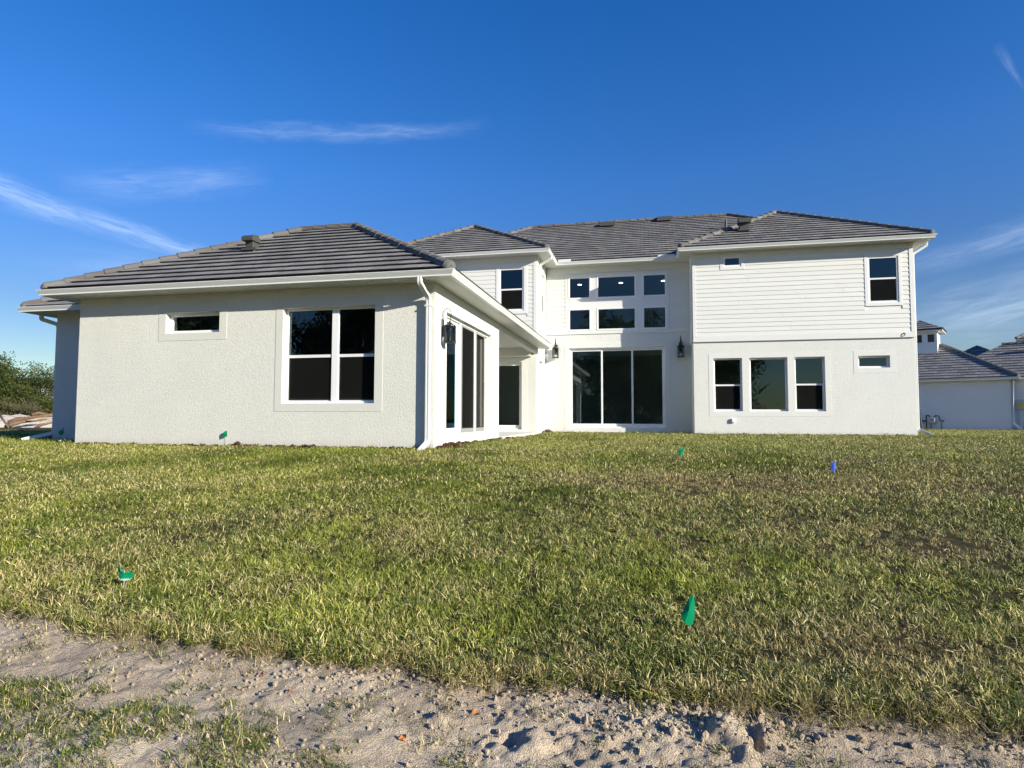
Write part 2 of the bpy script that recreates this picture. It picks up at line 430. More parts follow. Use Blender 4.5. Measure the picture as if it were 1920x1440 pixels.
def surround(parent, T, u0, u1, z0, z1, ops, mat, th=.012, n0=.0):
    mb = wall_mb(lambda u, n, z: T(u, n+n0+th, z), u0, u1, z0, z1, ops, th-.001)
    return mb.build('window_surround', mat, parent, bevel=.004)

def window(parent, T, u0, u1, z0, z1, kind='hung', rec=.10, fw=.05, screen=True, mull=None, flange=0, rail=None, bottom=None):
    """vinyl window set back by rec in its opening"""
    root = node('window', parent)
    n0, n1 = -rec-.07, -rec
    mb = MB(); ring(mb, T, u0, u1, z0, z1, fw, n0, n1)
    if flange: ring(mb, T, u0-.002, u1+.002, z0-.002, z1+.002, .03, n1, n1+flange)
    bays = [(u0+fw, u1-fw)]
    if mull:
        mb.box(mull[0], mull[1], n0, n1+.004, z0+fw, z1-fw, T); bays = [(u0+fw, mull[0]), (mull[1], u1-fw)]
    mb.build('frame', M_VINYL, root, bevel=.004)
    for a, b in bays:
        za, zb = z0+fw, z1-fw
        if kind == 'hung':
            zr = rail if rail else (za+zb)/2
            g = MB(); g.box(a+.012, b-.012, n0+.030, n0+.036, zr, zb-.01, T); g.build('pane', M_GLASS, root)
            g = MB(); g.box(a+.03, b-.03, n0+.012, n0+.018, za+.02, zr, T); g.build('pane', M_GLASS, root)
            s_ = MB(); s_.box(a, b, n0+.0, n1-.012, zr-.028, zr+.028, T)
            ring(s_, T, a, b, za, zr-.028, .026, n0+.005, n1-.03, .05, .003); s_.build('sash', M_VINYL, root, bevel=.003)
            if screen:
                q = MB(); q.box(a+.02, b-.02, n1-.026, n1-.0245, za+.02, zr-.03, T); q.build('insect_screen', M_SCREEN, root)
        else:
            g = MB(); g.box(a+.001, b-.001, n0+.030, n0+.036, za, zb, T); g.build('pane', M_GLASS, root)
            s_ = MB(); ring(s_, T, a, b, za, zb, .012, n0+.02, n1-.02); s_.build('sash', M_VINYL, root)
    return root

def room(parent, x0, x1, y0, y1, z0, z1):
    mb = MB()
    mb.add([(x, y, z) for z in (z0, z1) for y in (y0, y1) for x in (x0, x1)], [(4, 5, 7, 6), (2, 6, 7, 3), (0, 4, 6, 2), (1, 3, 7, 5)])
    mb.build('interior_wall', M_INT, parent)
    f = MB(); f.box(x0+.003, x1-.003, y0, y1-.003, z0-.05, z0+.001); f.build('interior_floor', M_INTF, parent)

# ------------------------------------------------------------------ GROUND
def gz(x, y):
    """lawn surface"""
    x = np.asarray(x, float); y = np.asarray(y, float)
    s = np.maximum(0, -y); base = -.5-.075*np.minimum(s, 11.5)-.0*s
    base = np.where(s < .6, -.5-.075*s*s/1.2, base+.0225)
    wig = (fbm(x*.35+4, y*.35, 3, 3)-.5)*.10*sstep(.3, 3., s)
    far = sstep(16, 40, y)*-.10
    return base+wig+far
def dirt_edge(x):
    x = np.asarray(x, float)
    e = -7.90+.45*sstep(1.7, -.9, x)+.35*sstep(-.5, -6, x)
    return e+(fbm(x*2.2, x*0+3.3, 11, 4)-.5)*.20+(fbm(x*11, x*0+1.3, 15, 3, .6)-.5)*.15
def clods(x, y):
    h = np.zeros_like(x)
    return h
def dirt_h(x, y):
    h = (fbm(x*1.6, y*2.2, 21, 4)-.5)*.085+(fbm((x-.5*y)*3.5, (y+.5*x)*17, 29, 3)-.5)*.022+(fbm(x*9, y*12, 25, 4, .6)-.5)*.030+(fbm(x*38, y*46, 27, 3, .6)-.5)*(.012+.012*sstep(2.4, 3.6, x))
    # shallow wheel ruts running away to the right
    u = (y+8.35)+.16*(x-3.6)
    h += -.030*np.exp(-((u)/.16)**2)*sstep(2.6, 3.4, x)
    # tyre lug prints
    lug = np.sin(x*62+4*fbm(x*2, y*2, 5, 2))*np.sin((y+x*.2)*75)
    h += .0065*np.clip(lug*1.6, -1, 1)*np.exp(-((u-.02)/.17)**2)*sstep(2.9, 3.5, x)*sstep(5.4, 4.6, x)
    # broken lumps
    for cx, cy, r_, a in ((4.08, -8.13, .07, .05), (4.21, -8.12, .06, .045), (4.14, -8.22, .05, .03), (2.95, -8.22, .04, .018), (3.35, -8.30, .07, .03), (1.35, -8.28, .05, .014), (4.7, -8.3, .06, .03), (2.55, -8.05, .03, .02)):
        d2 = ((x-cx)**2+((y-cy)*1.1)**2)/r_**2
        h += a*np.exp(-d2**1.5)*(.75+.8*fbm(x*26, y*26, 33, 3))
    h -= .045*np.exp(-(((x-4.17)/.022)**2+((y+8.15)/.10)**2))
    h -= .05*np.exp(-(((x-3.27)/.035)**2+((y+8.28)/.03)**2))
    return h
def lines(lo, hi, f0, f1, fine, grow=1.18):
    c = list(np.arange(f0, f1+fine/2, fine)); st = fine; a = c[0]; b = c[-1]; L = []; Rr = []
    while a > lo: st *= grow; a -= st; L.append(a)
    st = fine
    while b < hi: st *= grow; b += st; Rr.append(b)
    return np.array(L[::-1]+c+Rr)
gx = lines(-900, 900, .2, 5.9, .0125); gy = lines(-700, 900, -8.85, -7.45, .0125, 1.12)
X, Y = np.meshgrid(gx, gy)
E_ = dirt_edge(X)
D = sstep(.012, -.012, Y-E_)                                       # 1 on bare soil
D = D*sstep(-11.9, -11.4, Y)
Z = gz(X, Y)
fade = sstep(60, 20, np.hypot(X, Y))
Z = Z-.045*D+D*fade*dirt_h(X, Y)+(1-D)*.008*(fbm(X*8, Y*8, 41, 3)-.5)
for (mx_, my_, mr) in ((5.9, -4.3, .38), (6.3, -4.75, .3), (7.7, -2.9, .5), (5.0, -3.4, .3)): pass
ny, nx = X.shape
idx = np.arange(ny*nx).reshape(ny, nx)
q = np.stack([idx[:-1, :-1], idx[:-1, 1:], idx[1:, 1:], idx[1:, :-1]], -1).reshape(-1, 4)
me = bpy.data.meshes.new('ground')
me.vertices.add(nx*ny); me.vertices.foreach_set('co', np.stack([X, Y, Z], -1).ravel())
me.loops.add(q.size); me.loops.foreach_set('vertex_index', q.ravel())
me.polygons.add(len(q)); me.polygons.foreach_set('loop_start', np.arange(len(q))*4); me.polygons.foreach_set('loop_total', np.full(len(q), 4))
me.polygons.foreach_set('use_smooth', np.ones(len(q), bool)); me.update(calc_edges=True)
a = me.attributes.new('dirt', 'FLOAT', 'POINT'); a.data.foreach_set('value', D.ravel().astype(np.float32))
SHADE_DAMP = np.clip(sstep(.085, .0, E_-Y)*(.55+.6*fbm(X*6, Y*6, 51, 3)), 0, 1)+.45*sstep(.55, .75, fbm(X*3, Y*5, 61, 3))+.45*sstep(4.0, 4.8, X)*sstep(.3, .6, fbm(X*5, Y*8, 63, 3))  # edge band paints shade beneath the sod; other terms darken soil patches
a = me.attributes.new('shade_damp', 'FLOAT', 'POINT'); a.data.foreach_set('value', (SHADE_DAMP*D).ravel().astype(np.float32))
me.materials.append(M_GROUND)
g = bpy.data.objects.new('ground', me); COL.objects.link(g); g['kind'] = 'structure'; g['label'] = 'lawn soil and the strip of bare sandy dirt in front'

# ------------------------------------------------------------------ HOUSE
H = thing('house', 'large white two-storey house with dark tiled hip roofs filling the middle of the photo', 'house')
ZF = -.271                                  # finished floor
ZB = -.95                                   # wall foot, below the soil
XA, XD0, XD1, XE, YC, YD, YE = -7.94, 5.487, 12.557, -.045, 13.04, 11.94, 11.0
zs1, zg1, zs2, zg2 = 2.60, 2.714, 5.997, 6.093
PITCHR = .572

# ---- left wing, front wall
opS = (-5.796, -4.546, 1.800, 2.226); opB = (-3.12, -1.185, .362, 2.229)
mb = wall_mb(TY(0), XA, 0, ZB, zs1+.1, [opS, opB], .2); WA = mb.build('wall', M_STUC, H)
surround(H, TY(0), -5.97, -4.375, 1.647, 2.43, [opS], M_STRIM, .006)
surround(H, TY(0), -3.275, -1.018, .206, 2.404, [opB], M_STRIM, .006)
window(H, TY(0), *opS, kind='fixed', rec=.11, fw=.055)
window(H, TY(0), *opB, rec=.11, fw=.045, mull=(-2.13, -1.995), rail=1.285)
# ---- left wing, side wall with the sliding door
dB = (.69, 4.26, ZF, ZF+2.44)
WB = wall_mb(TX(0), .2, 5.07, ZB, zs1+.1, [dB], .2).build('wall', M_STUC2, H)
surround(H, TX(0), .55, 4.62, -.42, 2.30, [dB], M_STRIM2, .005)
mb = MB(); mb.box(-.2, -.0, 5.07, 11.16, 2.438, zs1+.1); mb.build('porch_beam', M_STRIM2, H)
mb = MB(); mb.box(XA+.2, -.2, 4.87, 5.07, ZB, zs1+.1); mb.build('wall', M_STUC, H)
mb = MB(); mb.box(XA, XA+.2, .2, 12, ZB, zs1+.1); mb.build('wall', M_STUC, H)
# ---- set-back wall at the far left
XF = -10.26
for b_ in ((XF, XA, 1.5, 1.7), (XF, XF+.2, 1.7, 14)):
    mb = MB(); mb.box(*b_, ZB, zs1+.1); mb.build('wall', M_STUC, H)
# ---- porch slab and ceiling
mb = MB(); mb.box(-6, .12, 5.07, 10.99, -.9, -.40); mb.build('porch_slab', M_STRIM2, H)
mb = MB(); mb.box(-7.7, -.2, 5.07, 10.8, 2.62, 2.68)
for k in range(40): mb.box(-7.6, -.21, 5.08+k*.145, 5.08+k*.145+.137, 2.60, 2.62)
mb.box(-7.7, -.2, 10.55, 10.99, 2.30, 2.60)
mb.build('porch_ceiling', M_SOFF, H)
# ---- E block (back wall of the porch, bedroom above)
dP = (-1.95, -.575, -.32, 2.12); wE = (-1.417, -.491, 3.989, 5.561)
wall_mb(TY(YE), -6.95, XE, ZB, zs2+.1, [dP, wE], .2).build('wall', M_STUC2, H)
surround(H, TY(YE), -2.2, -.372, -.5, 2.28, [dP], M_STRIM2, .005)
lowE = (11.66, 12.5, .33, 2.22); upE = (11.88, 12.66, 4.12, 5.56)
wall_mb(TX(XE), YE+.2, YC, ZB, zs2+.1, [lowE, upE], .2).build('wall', M_STUC2, H)
surround(H, TX(XE), 11.5, 12.66, .17, 2.36, [lowE], M_STRIM2, .005)
# ---- C wall (tall recess)
cz0, cz1, cz2, cz3 = 4.719, 5.606, 3.470, 4.354
cols = [(.873, 1.765), (1.976, 3.493), (3.711, 4.623)]
dC = (.90, 4.54, ZF, ZF+3.08)
opsC = [dC]+[(a, b, z0, z1) for a, b in cols for z0, z1 in ((cz0, cz1), (cz2, cz3))]
wall_mb(TY(YC), XE, XD0, ZB, zs2+.1, opsC, .2).build('wall', M_STUC2, H)
surround(H, TY(YC), .758, 4.72, 3.347, 5.72, opsC[1:], M_TRIM, .034)
surround(H, TY(YC), .72, 4.72, -.45, 3.02, [dC], M_STRIM2, .005)
# ---- D block
tops = [(6.158, 7.114), (7.353, 8.595), (8.828, 9.788)]
opsD = [(a, b, .344, 2.212) for a, b in tops]+[(10.827, 11.794, 1.804, 2.211), (11.186, 12.119, 3.989, 5.561), (6.536, 7.138, 5.454, 5.826)]
wall_mb(TY(YD), XD0, XD1, ZB, zs2+.1, opsD, .2).build('wall', M_STUC2, H)
surround(H, TY(YD), 5.99, 9.96, .166, 2.390, opsD[:3], M_STRIM2, .005)
surround(H, TY(YD), 10.68, 11.97, 1.63, 2.384, [opsD[3]], M_STRIM2, .005)
for b_ in ((XD0, XD0+.2, YD+.2, YC), (XD1-.2, XD1, YD+.2, 23), (-6.95, XD1, 23, 23.2), (-6.95, -6.75, YE+.2, 23)):
    mb = MB(); mb.box(*b_, ZB, zs2+.1); mb.build('wall', M_STUC2, H)

for k, (a, b) in enumerate(tops): window(H, TY(YD), a, b, .344, 2.212, kind='hung' if k != 1 else 'fixed', rec=.10, fw=.05, rail=1.264)
window(H, TY(YD), *opsD[3], kind='fixed', rec=.10, fw=.05)
window(H, TY(YD), *opsD[4], rec=-.035, fw=.055, rail=4.815)
window(H, TY(YD), *opsD[5], kind='fixed', rec=-.035, fw=.055)
window(H, TY(YE), *wE, rec=-.035, fw=.055, rail=4.784)
window(H, TX(XE), *lowE, rec=.09, fw=.05)
window(H, TX(XE), *upE, rec=.0, fw=.05)
for o_ in opsC[1:]: window(H, TY(YC), *o_, kind='fixed', rec=-.045, fw=.055)

# ---- sliding doors
def slider(T, op, panels, rec=.09, screens=(), handles=(), posts=()):
    u0, u1, z0, z1 = op
    root = node('sliding_door', H)
    fr = MB(); ring(fr, T, u0, u1, z0, z1, .05, -rec-.14, -rec, .04); fr.build('frame', M_VINYL, root, bevel=.004)
    n = len(panels)
    for i, (a, b, lay) in enumerate(panels):
        p = node('door_panel', root)
        nn = -rec-.045-.040*lay
        m_ = MB(); ring(m_, T, a, b, z0+.042, z1-.052, .065, nn-.03, nn, .11, .07); st = m_.build('stile', M_VINYL, root, bevel=.003)
        bpy.data.objects.remove(p)
        g_ = MB(); g_.box(a+.064, b-.064, nn-.018, nn-.012, z0+.15, z1-.12, T); g_.build('pane', M_GLASS, root)
    for a, b in screens:
        m_ = MB(); ring(m_, T, a, b, z0+.045, z1-.055, .045, -rec-.012, -rec+.006, .09, .045); m_.build('screen_frame', M_GREYV, root)
        m_ = MB(); m_.box(a+.04, b-.04, -rec-.004, -rec-.002, z0+.13, z1-.09, T); m_.build('insect_screen', M_SCREEN, root)
    for a, b in posts:
        m_ = MB(); m_.box(a, b, -rec-.05, -rec-.004, z0+.045, z1-.055, T); m_.build('post', M_VINYL, root, bevel=.004)
    for u, zc in handles:
        m_ = MB(); m_.tube([T(u, -rec+.006, zc-.15), T(u, -rec+.045, zc-.14), T(u, -rec+.045, zc+.14), T(u, -rec+.006, zc+.15)], .011, 6)
        m_.build('handle', M_VINYL, root)
    return root
slider(TX(0), dB, [(.74, 1.84, 0), (1.80, 3.06, 1), (3.0, 4.21, 2)], .085, [(1.97, 2.97), (3.13, 3.90)], [(.80, .80), (3.86, .80)], [(1.87, 1.965), (2.975, 3.125)])
slider(TY(YC), dC, [(.95, 2.19, 0), (2.08, 3.36, 1), (3.28, 4.49, 0)], .06, (), [(.98, .85), (4.46, .85)])
slider(TY(YE), dP, [(-1.90, -.62, 0)], .06)

# ---- rooms behind the glass
room(H, XA+.21, -.21, .21, 4.86, ZF, zs1)
room(H, XD0+.21, XD1-.21, YD+.21, 17.5, ZF, 2.78)
room(H, XD0+.21, 9.3, YD+.21, 16.5, 3.2, zs2-.1)
room(H, 9.5, XD1-.21, YD+.21, 16.5, 3.2, zs2-.1)
room(H, XE+.01, XD0-.01, YC+.21, 20, ZF, zs2-.12)
room(H, -6.7, XE-.21, YE+.21, 16.5, ZF, 2.6)
room(H, -6.7, XE-.21, YE+.21, 15.5, 3.2, zs2-.1)
# things in the rooms that show through the panes
def at_y(px, py, y):
    d = FW+RT*(px-960)/F-UP*(py-720)/F; return CAM+d*(y-CAM[1])/d[1]
def at_z(px, py, z):
    d = FW+RT*(px-960)/F-UP*(py-720)/F; return CAM+d*(z-CAM[2])/d[2]
zc = zs2-.125
for px, py in ((1087, 533.5), (1164, 530), (1243.5, 526)):
    p = at_z(px, py, zc-.004)
    t = thing('ceiling_light', 'lit round downlight seen through the %s pane of the upper row of recess windows' % {1087: 'narrow left', 1164: 'wide middle', 1243.5: 'narrow right'}[px], 'ceiling light', (p[0], p[1], zc), group='downlights in the tall room')
    m_ = MB(); m_.tube([(0, 0, 0), (0, 0, -.012)], .10, 16); m_.build('trim_ring', M_VINYL, t)
    m_ = MB(); m_.tube([(0, 0, -.012), (0, 0, -.018)], .085, 16); m_.build('diffuser', M_LAMP, t)
p = at_z(963, 686, 2.59)
t = thing('ceiling_light', 'lit round downlight seen through the dark glass door under the porch', 'ceiling light', (p[0], p[1], 2.6), group='downlights in the porch room')
m_ = MB(); m_.tube([(0, 0, 0), (0, 0, -.012)], .08, 16); m_.build('trim_ring', M_VINYL, t)
m_ = MB(); m_.tube([(0, 0, -.012), (0, 0, -.018)], .065, 16); m_.build('diffuser', M_LAMP, t)
# doorway and closet doors on the back wall of the corner room
m_ = MB()
for a_ in (-3.6, -2.55, -1.5):
    ring(m_, TY(4.84), a_, a_+.98, ZF, ZF+2.15, .09, 0, .03, .0)
    for z_ in (.0, .95): ring(m_, TY(4.84), a_+.16, a_+.82, ZF+.12+z_, ZF+.95+z_, .05, .0, .02)
m_.build('interior_door', M_TRIM, H)
# upstairs corridor balustrade in the tall room
bl = node('balustrade', H)
m_ = MB(); m_.box(.2, 5.2, 18.2, 18.27, 4.02, 4.09); m_.box(.2, 5.2, 18.2, 18.3, 3.0, 3.2)
for k in range(34): m_.box(.25+k*.146, .285+k*.146, 18.22, 18.25, 3.2, 4.02)
m_.build('railing', M_VINYL, bl)
# green window tape on the corner window
m_ = MB(); m_.box(-3.03, -2.97, -.155, -.152, 1.95, 2.03, TY(0)); m_.build('sticker', M_GREENP, H)

# ---- lap siding -------------------------------------------------------------
def siding(T, u0, u1, z0, z1, ops, exp=.1565, seed=0, joint=3.66, base=0.03):
    rng = random.Random(seed); k = 0; z = z0
    mb0 = None
    while z < z1-.02:
        zt = min(z+exp, z1)
        segs = [(u0, u1)]
        for a, b, c, d in ops:
            if c < zt-.012 and d > z+.012:
                ns = []
                for s0, s1 in segs:
                    if b <= s0 or a >= s1: ns.append((s0, s1)); continue
                    if a > s0: ns.append((s0, a))
                    if b < s1: ns.append((b, s1))
                segs = ns
        for s0, s1 in segs:
            j = s0; first = rng.uniform(.5, joint)
            cuts = [s0]; x = s0+first
            while x < s1-.35: cuts.append(x); x += joint
            cuts.append(s1)
            for a, b in zip(cuts, cuts[1:]):
                if b-a < .03: continue
                dz = rng.uniform(-.0015, .0015); m_ = MB()
                nb_ = base+.020+rng.uniform(-.0015, .0015); nt_ = base+.006
                a2, b2 = a+.0015, b-.0015
                m_.add([T(a2, base-.008, z+dz), T(b2, base-.008, z+dz), T(b2, nb_, z+dz), T(a2, nb_, z+dz),
                        T(a2, base-.008, zt+.006), T(b2, base-.008, zt+.006), T(b2, nt_, zt+.006), T(a2, nt_, zt+.006)],
                       [(0, 1, 2, 3), (4, 7, 6, 5), (0, 4, 5, 1), (3, 2, 6, 7), (0, 3, 7, 4), (1, 5, 6, 2)])
                m_.build('plank', M_PLANK, H)
        z += exp; k += 1
def back(T, u0, u1, z0, z1, ops): wall_mb(lambda u, n, z: T(u, n+.024, z), u0, u1, z0, z1, ops, .022).build('siding_backing', M_TRIM, H)
def trimring(T, op, w, n=.052, name='window_trim'):
    m_ = MB(); ring(m_, T, op[0]-w, op[1]+w, op[2]-w, op[3]+w, w-.004, .024, n); m_.build(name, M_TRIM, H, bevel=.003)
T = TY(YD)
uR = opsD[4]; uS = opsD[5]
tR = (uR[0]-.105, uR[1]+.09, uR[2]-.105, uR[3]+.11); tS = (uS[0]-.11, uS[1]+.10, uS[2]-.11, uS[3]+.06)
back(T, XD0, XD1, 2.80, zs2, [uR, uS])
siding(T, XD0+.095, XD1-.115, 2.985, zs2, [tR, tS], seed=3)
for a_, b_ in ((XD0-.012, XD0+.092), (XD1-.112, XD1+.012)):
    m_ = MB(); m_.box(a_, b_, .025, .058, 2.985, zs2, T); m_.build('corner_board', M_TRIM, H, bevel=.003)
m_ = MB(); m_.box(XD0-.012, XD1+.012, .025, .060, 2.80, 2.982, T); m_.build('belt_board', M_TRIM, H, bevel=.003)
for o_, t_ in ((uR, tR), (uS, tS)):
    m_ = wall_mb(lambda u, n, z: T(u, n+.056, z), *t_, [o_], .030); m_.build('window_trim', M_TRIM, H, bevel=.003)
# left return of D, facing the recess
Tm = TXm(XD0)
back(Tm, YD, YC, 2.80, zs2, [])
siding(Tm, YD+.1, YC, 2.985, zs2, [], seed=4)
m_ = MB(); m_.box(YD, YD+.095, .025, .05, 2.985, zs2, Tm); m_.build('corner_board', M_TRIM, H)
m_ = MB(); m_.box(YD, YC, .025, .05, 2.80, 2.982, Tm); m_.build('belt_board', M_TRIM, H)
# C strips left and right of the big windows
T = TY(YC)
m_ = MB(); m_.box(XE+.03, .756, .002, .036, 3.347, 3.515, T); m_.box(4.722, XD0-.05, .002, .036, 3.347, 3.515, T); m_.build('belt_board', M_TRIM, H)
siding(T, XE+.06, .754, 3.52, zs2, [], exp=.16, seed=5, base=.010)
siding(T, 4.724, XD0-.055, 3.52, zs2, [], exp=.16, seed=6, base=.010)
siding(T, .754, 4.724, 5.735, zs2, [], exp=.16, seed=8, base=.010)
# E front and side
T = TY(YE)
tE = (wE[0]-.115, wE[1]+.125, wE[2]-.115, wE[3]+.16)
back(T, -6.95, XE, 2.9, zs2, [wE])
siding(T, -6.9, XE-.095, 2.985, zs2, [tE], seed=9)
m_ = MB(); m_.box(XE-.093, XE+.024, .025, .055, 2.9, zs2, T); m_.build('corner_board', M_TRIM, H)
m_ = wall_mb(lambda u, n, z: T(u, n+.056, z), *tE, [wE], .030); m_.build('window_trim', M_TRIM, H, bevel=.003)
T = TX(XE)
tU = (upE[0]-.11, upE[1]+.11, upE[2]-.11, upE[3]+.14)
back(T, YE, YC-.04, 2.9, zs2, [upE])
siding(T, YE+.10, YC-.045, 2.985, zs2, [tU], seed=10)
m_ = MB(); m_.box(YE, YE+.095, .025, .05, 2.9, zs2, T); m_.build('corner_board', M_TRIM, H)
m_ = wall_mb(lambda u, n, z: T(u, n+.056, z), *tU, [upE], .030); m_.build('window_trim', M_TRIM, H)

# ---- soffits -----------------------------------------------------------------
def soffit(x0, x1, y0, y1, z, along):
    m_ = MB(); m_.box(x0, x1, y0, y1, z+.006, z+.03)
    k = 0; st = .132
    L0, L1 = (x0, x1) if along == 'x' else (y0, y1)
    p_ = L0
    while p_ < L1-.01:
        e = min(p_+st-.014, L1)
        if along == 'x': m_.box(p_, e, y0, y1, z, z+.006)
        else: m_.box(x0, x1, p_, e, z, z+.006)
        p_ += st
    return m_.build('soffit', M_SOFF, H)
soffit(-8.40, -.001, -.40, -.001, zs1, 'x'); soffit(.001, .40, -.40, 11.15, zs1, 'y'); soffit(-8.40, XA-.001, .0, 1.4, zs1, 'y')
soffit(-10.75, XA-.001, 1.08, 1.499, zs1-.001, 'x'); soffit(-10.75, XF-.001, 1.50, 10, zs1-.001, 'y')
soffit(-7.0, XE+.03, 10.53, YE-.001, zs2, 'x'); soffit(XE+.031, .42, 10.53, 12.56, zs2, 'y'); soffit(.421, 5.06, 12.56, YC-.001, zs2, 'x')
soffit(XE+.03, .42, 12.561, YC-.001, zs2, 'x')
soffit(5.061, XD0-.03, 11.47, YC-.001, zs2, 'y'); soffit(XD0-.029, XD1+.03, 11.47, YD-.001, zs2, 'x'); soffit(XD1+.031, 12.97, 11.47, 22, zs2, 'y')

# ---- gutters -----------------------------------------------------------------
GP = [(0, 0), (0, -.014), (-.008, -.017), (-.010, -.028), (-.048, -.090), (-.042, -.094), (-.042, -.112), (-.118, -.112), (-.118, .0), (-.112, -.004), (-.112, -.03), (-.010, -.03), (-.010, -.002)]
def gutter(path, z, name='gutter', closed=False):
    m_ = MB(); m_.sweep([(x, y, z) for x, y in path], GP, closed=closed, miter2d=True)
    return m_.build(name, M_GUT, H)
# paths run so that the outside lies on the right hand of travel
gutter([(.52, 11.16), (.52, -.52), (-8.51, -.52), (-8.51, 1.35)][::-1] if False else [(-8.51, 1.35), (-8.51, -.52), (.52, -.52), (.52, 11.16)], zg1)
gutter([(-10.88, 12), (-10.88, .98), (-8.60, .98)], zg1-.002)
gutter([(-7.04, 14), (-7.04, 10.4), (.537, 10.4), (.537, 12.44), (4.945, 12.44), (4.945, 11.34), (13.09, 11.34), (13.09, 22)], zg2)
# white flashing bits at the inner corners
m_ = MB(); m_.box(.56, 1.05, 12.44, 12.47, zg2+.0, zg2+.09); m_.box(4.3, 4.92, 12.44, 12.47, zg2, zg2+.07); m_.build('corner_flashing', M_GUT, H)
# fascia behind
m_ = MB(); m_.box(-8.395, .40, -.40, -.385, zs1+.031, zg1+.02); m_.box(.385, .40, -.384, 11.15, zs1+.031, zg1+.02)
m_.box(-8.395, -8.38, -.384, 1.3, zs1+.031, zg1+.02); m_.box(-10.76, XA, 1.09, 1.105, zs1+.03, zg1+.02); m_.box(-10.76, -10.745, 1.106, 10, zs1+.03, zg1+.02)
m_.box(.12, .40, 11.15, 11.165, zs1-.01, zg1+.12)
for a_ in ((-6.9, .42, 10.518, 10.53), (.408, .42, 10.531, 12.558), (.421, 5.06, 12.548, 12.56), (5.06, 5.072, 11.471, 12.547), (5.06, 12.97, 11.458, 11.47), (12.958, 12.97, 11.471, 22)): m_.box(*a_, zs2+.031, zg2+.02)
m_.build('fascia', M_GUT, H)

# ---- downspouts ----------------------------------------------------------------
def downspout(path, w_=.040, d_=.030, parent=None, strap=None, mat=None, up=(0, 0, 1)):
    path = [Vector(p) for p in path]; pts = [path[0]]
    for i in range(1, len(path)-1):                       # rounded elbows
        a_, b_, c_ = path[i-1], path[i], path[i+1]; r_ = min(.07, (b_-a_).length*.4, (c_-b_).length*.4)
        p0 = b_+(a_-b_).normalized()*r_; p1 = b_+(c_-b_).normalized()*r_
        for k in range(5):
            t_ = k/4; pts.append(p0*(1-t_)**2+b_*2*t_*(1-t_)+p1*t_*t_)
    pts.append(path[-1])
    m_ = MB(); q_ = .35
    prof = [(w_, -d_*.8), (w_, d_*.8), (w_*.8, d_), (w_*.25, d_), (w_*.2, d_*.8), (-w_*.2, d_*.8), (-w_*.25, d_), (-w_*.8, d_), (-w_, d_*.8), (-w_, -d_*.8), (-w_*.8, -d_), (w_*.8, -d_)]
    m_.sweep(pts, prof, up=up)
    o_ = m_.build('downspout', mat or M_GUT, parent or H)
    for z_ in (strap or []):
        s_ = MB(); b_ = path[2] if len(path) > 2 else path[0]
        s_.box(b_[0]-w_-.022, b_[0]+w_+.022, b_[1]-d_-.004, b_[1]+d_+.02, z_, z_+.03); s_.build('strap', M_GUT, o_)
    return o_
downspout([(-.13, -.45, 2.61), (-.13, -.45, 2.50), (-.10, -.065, 2.30), (-.10, -.065, -.36), (-.17, -.33, -.52)], .045, .034, strap=(2.14,), up=(0, -1, 0))
downspout([(13.03, 12.02, 5.99), (13.03, 12.02, 5.88), (12.615, 12.04, 5.62), (12.605, 12.04, -.26), (12.98, 11.72, -.47)], .040, .034, up=(0, -1, 0))
downspout([(.46, 11.2, 5.99), (.46, 11.2, 5.90), (.055, 11.27, 5.70), (.055, 11.27, 3.4)], .040, .03, up=(0, -1, 0))
downspout([(-10.74, 1.5, 2.60), (-10.74, 1.5, 2.50), (-10.32, 1.6, 2.36), (-10.32, 1.6, -.30), (-10.62, 1.05, -.46)], .045, .034, up=(0, -1, 0))

# ---- roofs -----------------------------------------------------------------------
def clip(poly, half):
    """keep the part of a 2-D polygon with a*x+b*y<=c"""
    a, b, c = half; out = []
    for i, p in enumerate(poly):
        q = poly[(i+1) % len(poly)]
        dp = a*p[0]+b*p[1]-c; dq = a*q[0]+b*q[1]-c
        if dp <= 0: out.append(p)
        if (dp < 0 < dq) or (dq < 0 < dp):
            t = dp/(dp-dq); out.append((p[0]+(q[0]-p[0])*t, p[1]+(q[1]-p[1])*t))
    return out
def halves(poly):
    cx = sum(p[0] for p in poly)/len(poly); cy_ = sum(p[1] for p in poly)/len(poly); hs = []
    for i, p in enumerate(poly):
        q = poly[(i+1) % len(poly)]; a, b = q[1]-p[1], -(q[0]-p[0]); c = a*p[0]+b*p[1]
        if a*cx+b*cy_ > c: a, b, c = -a, -b, -c
        hs.append((a, b, c))
    return hs
TW, TE = .333, .325
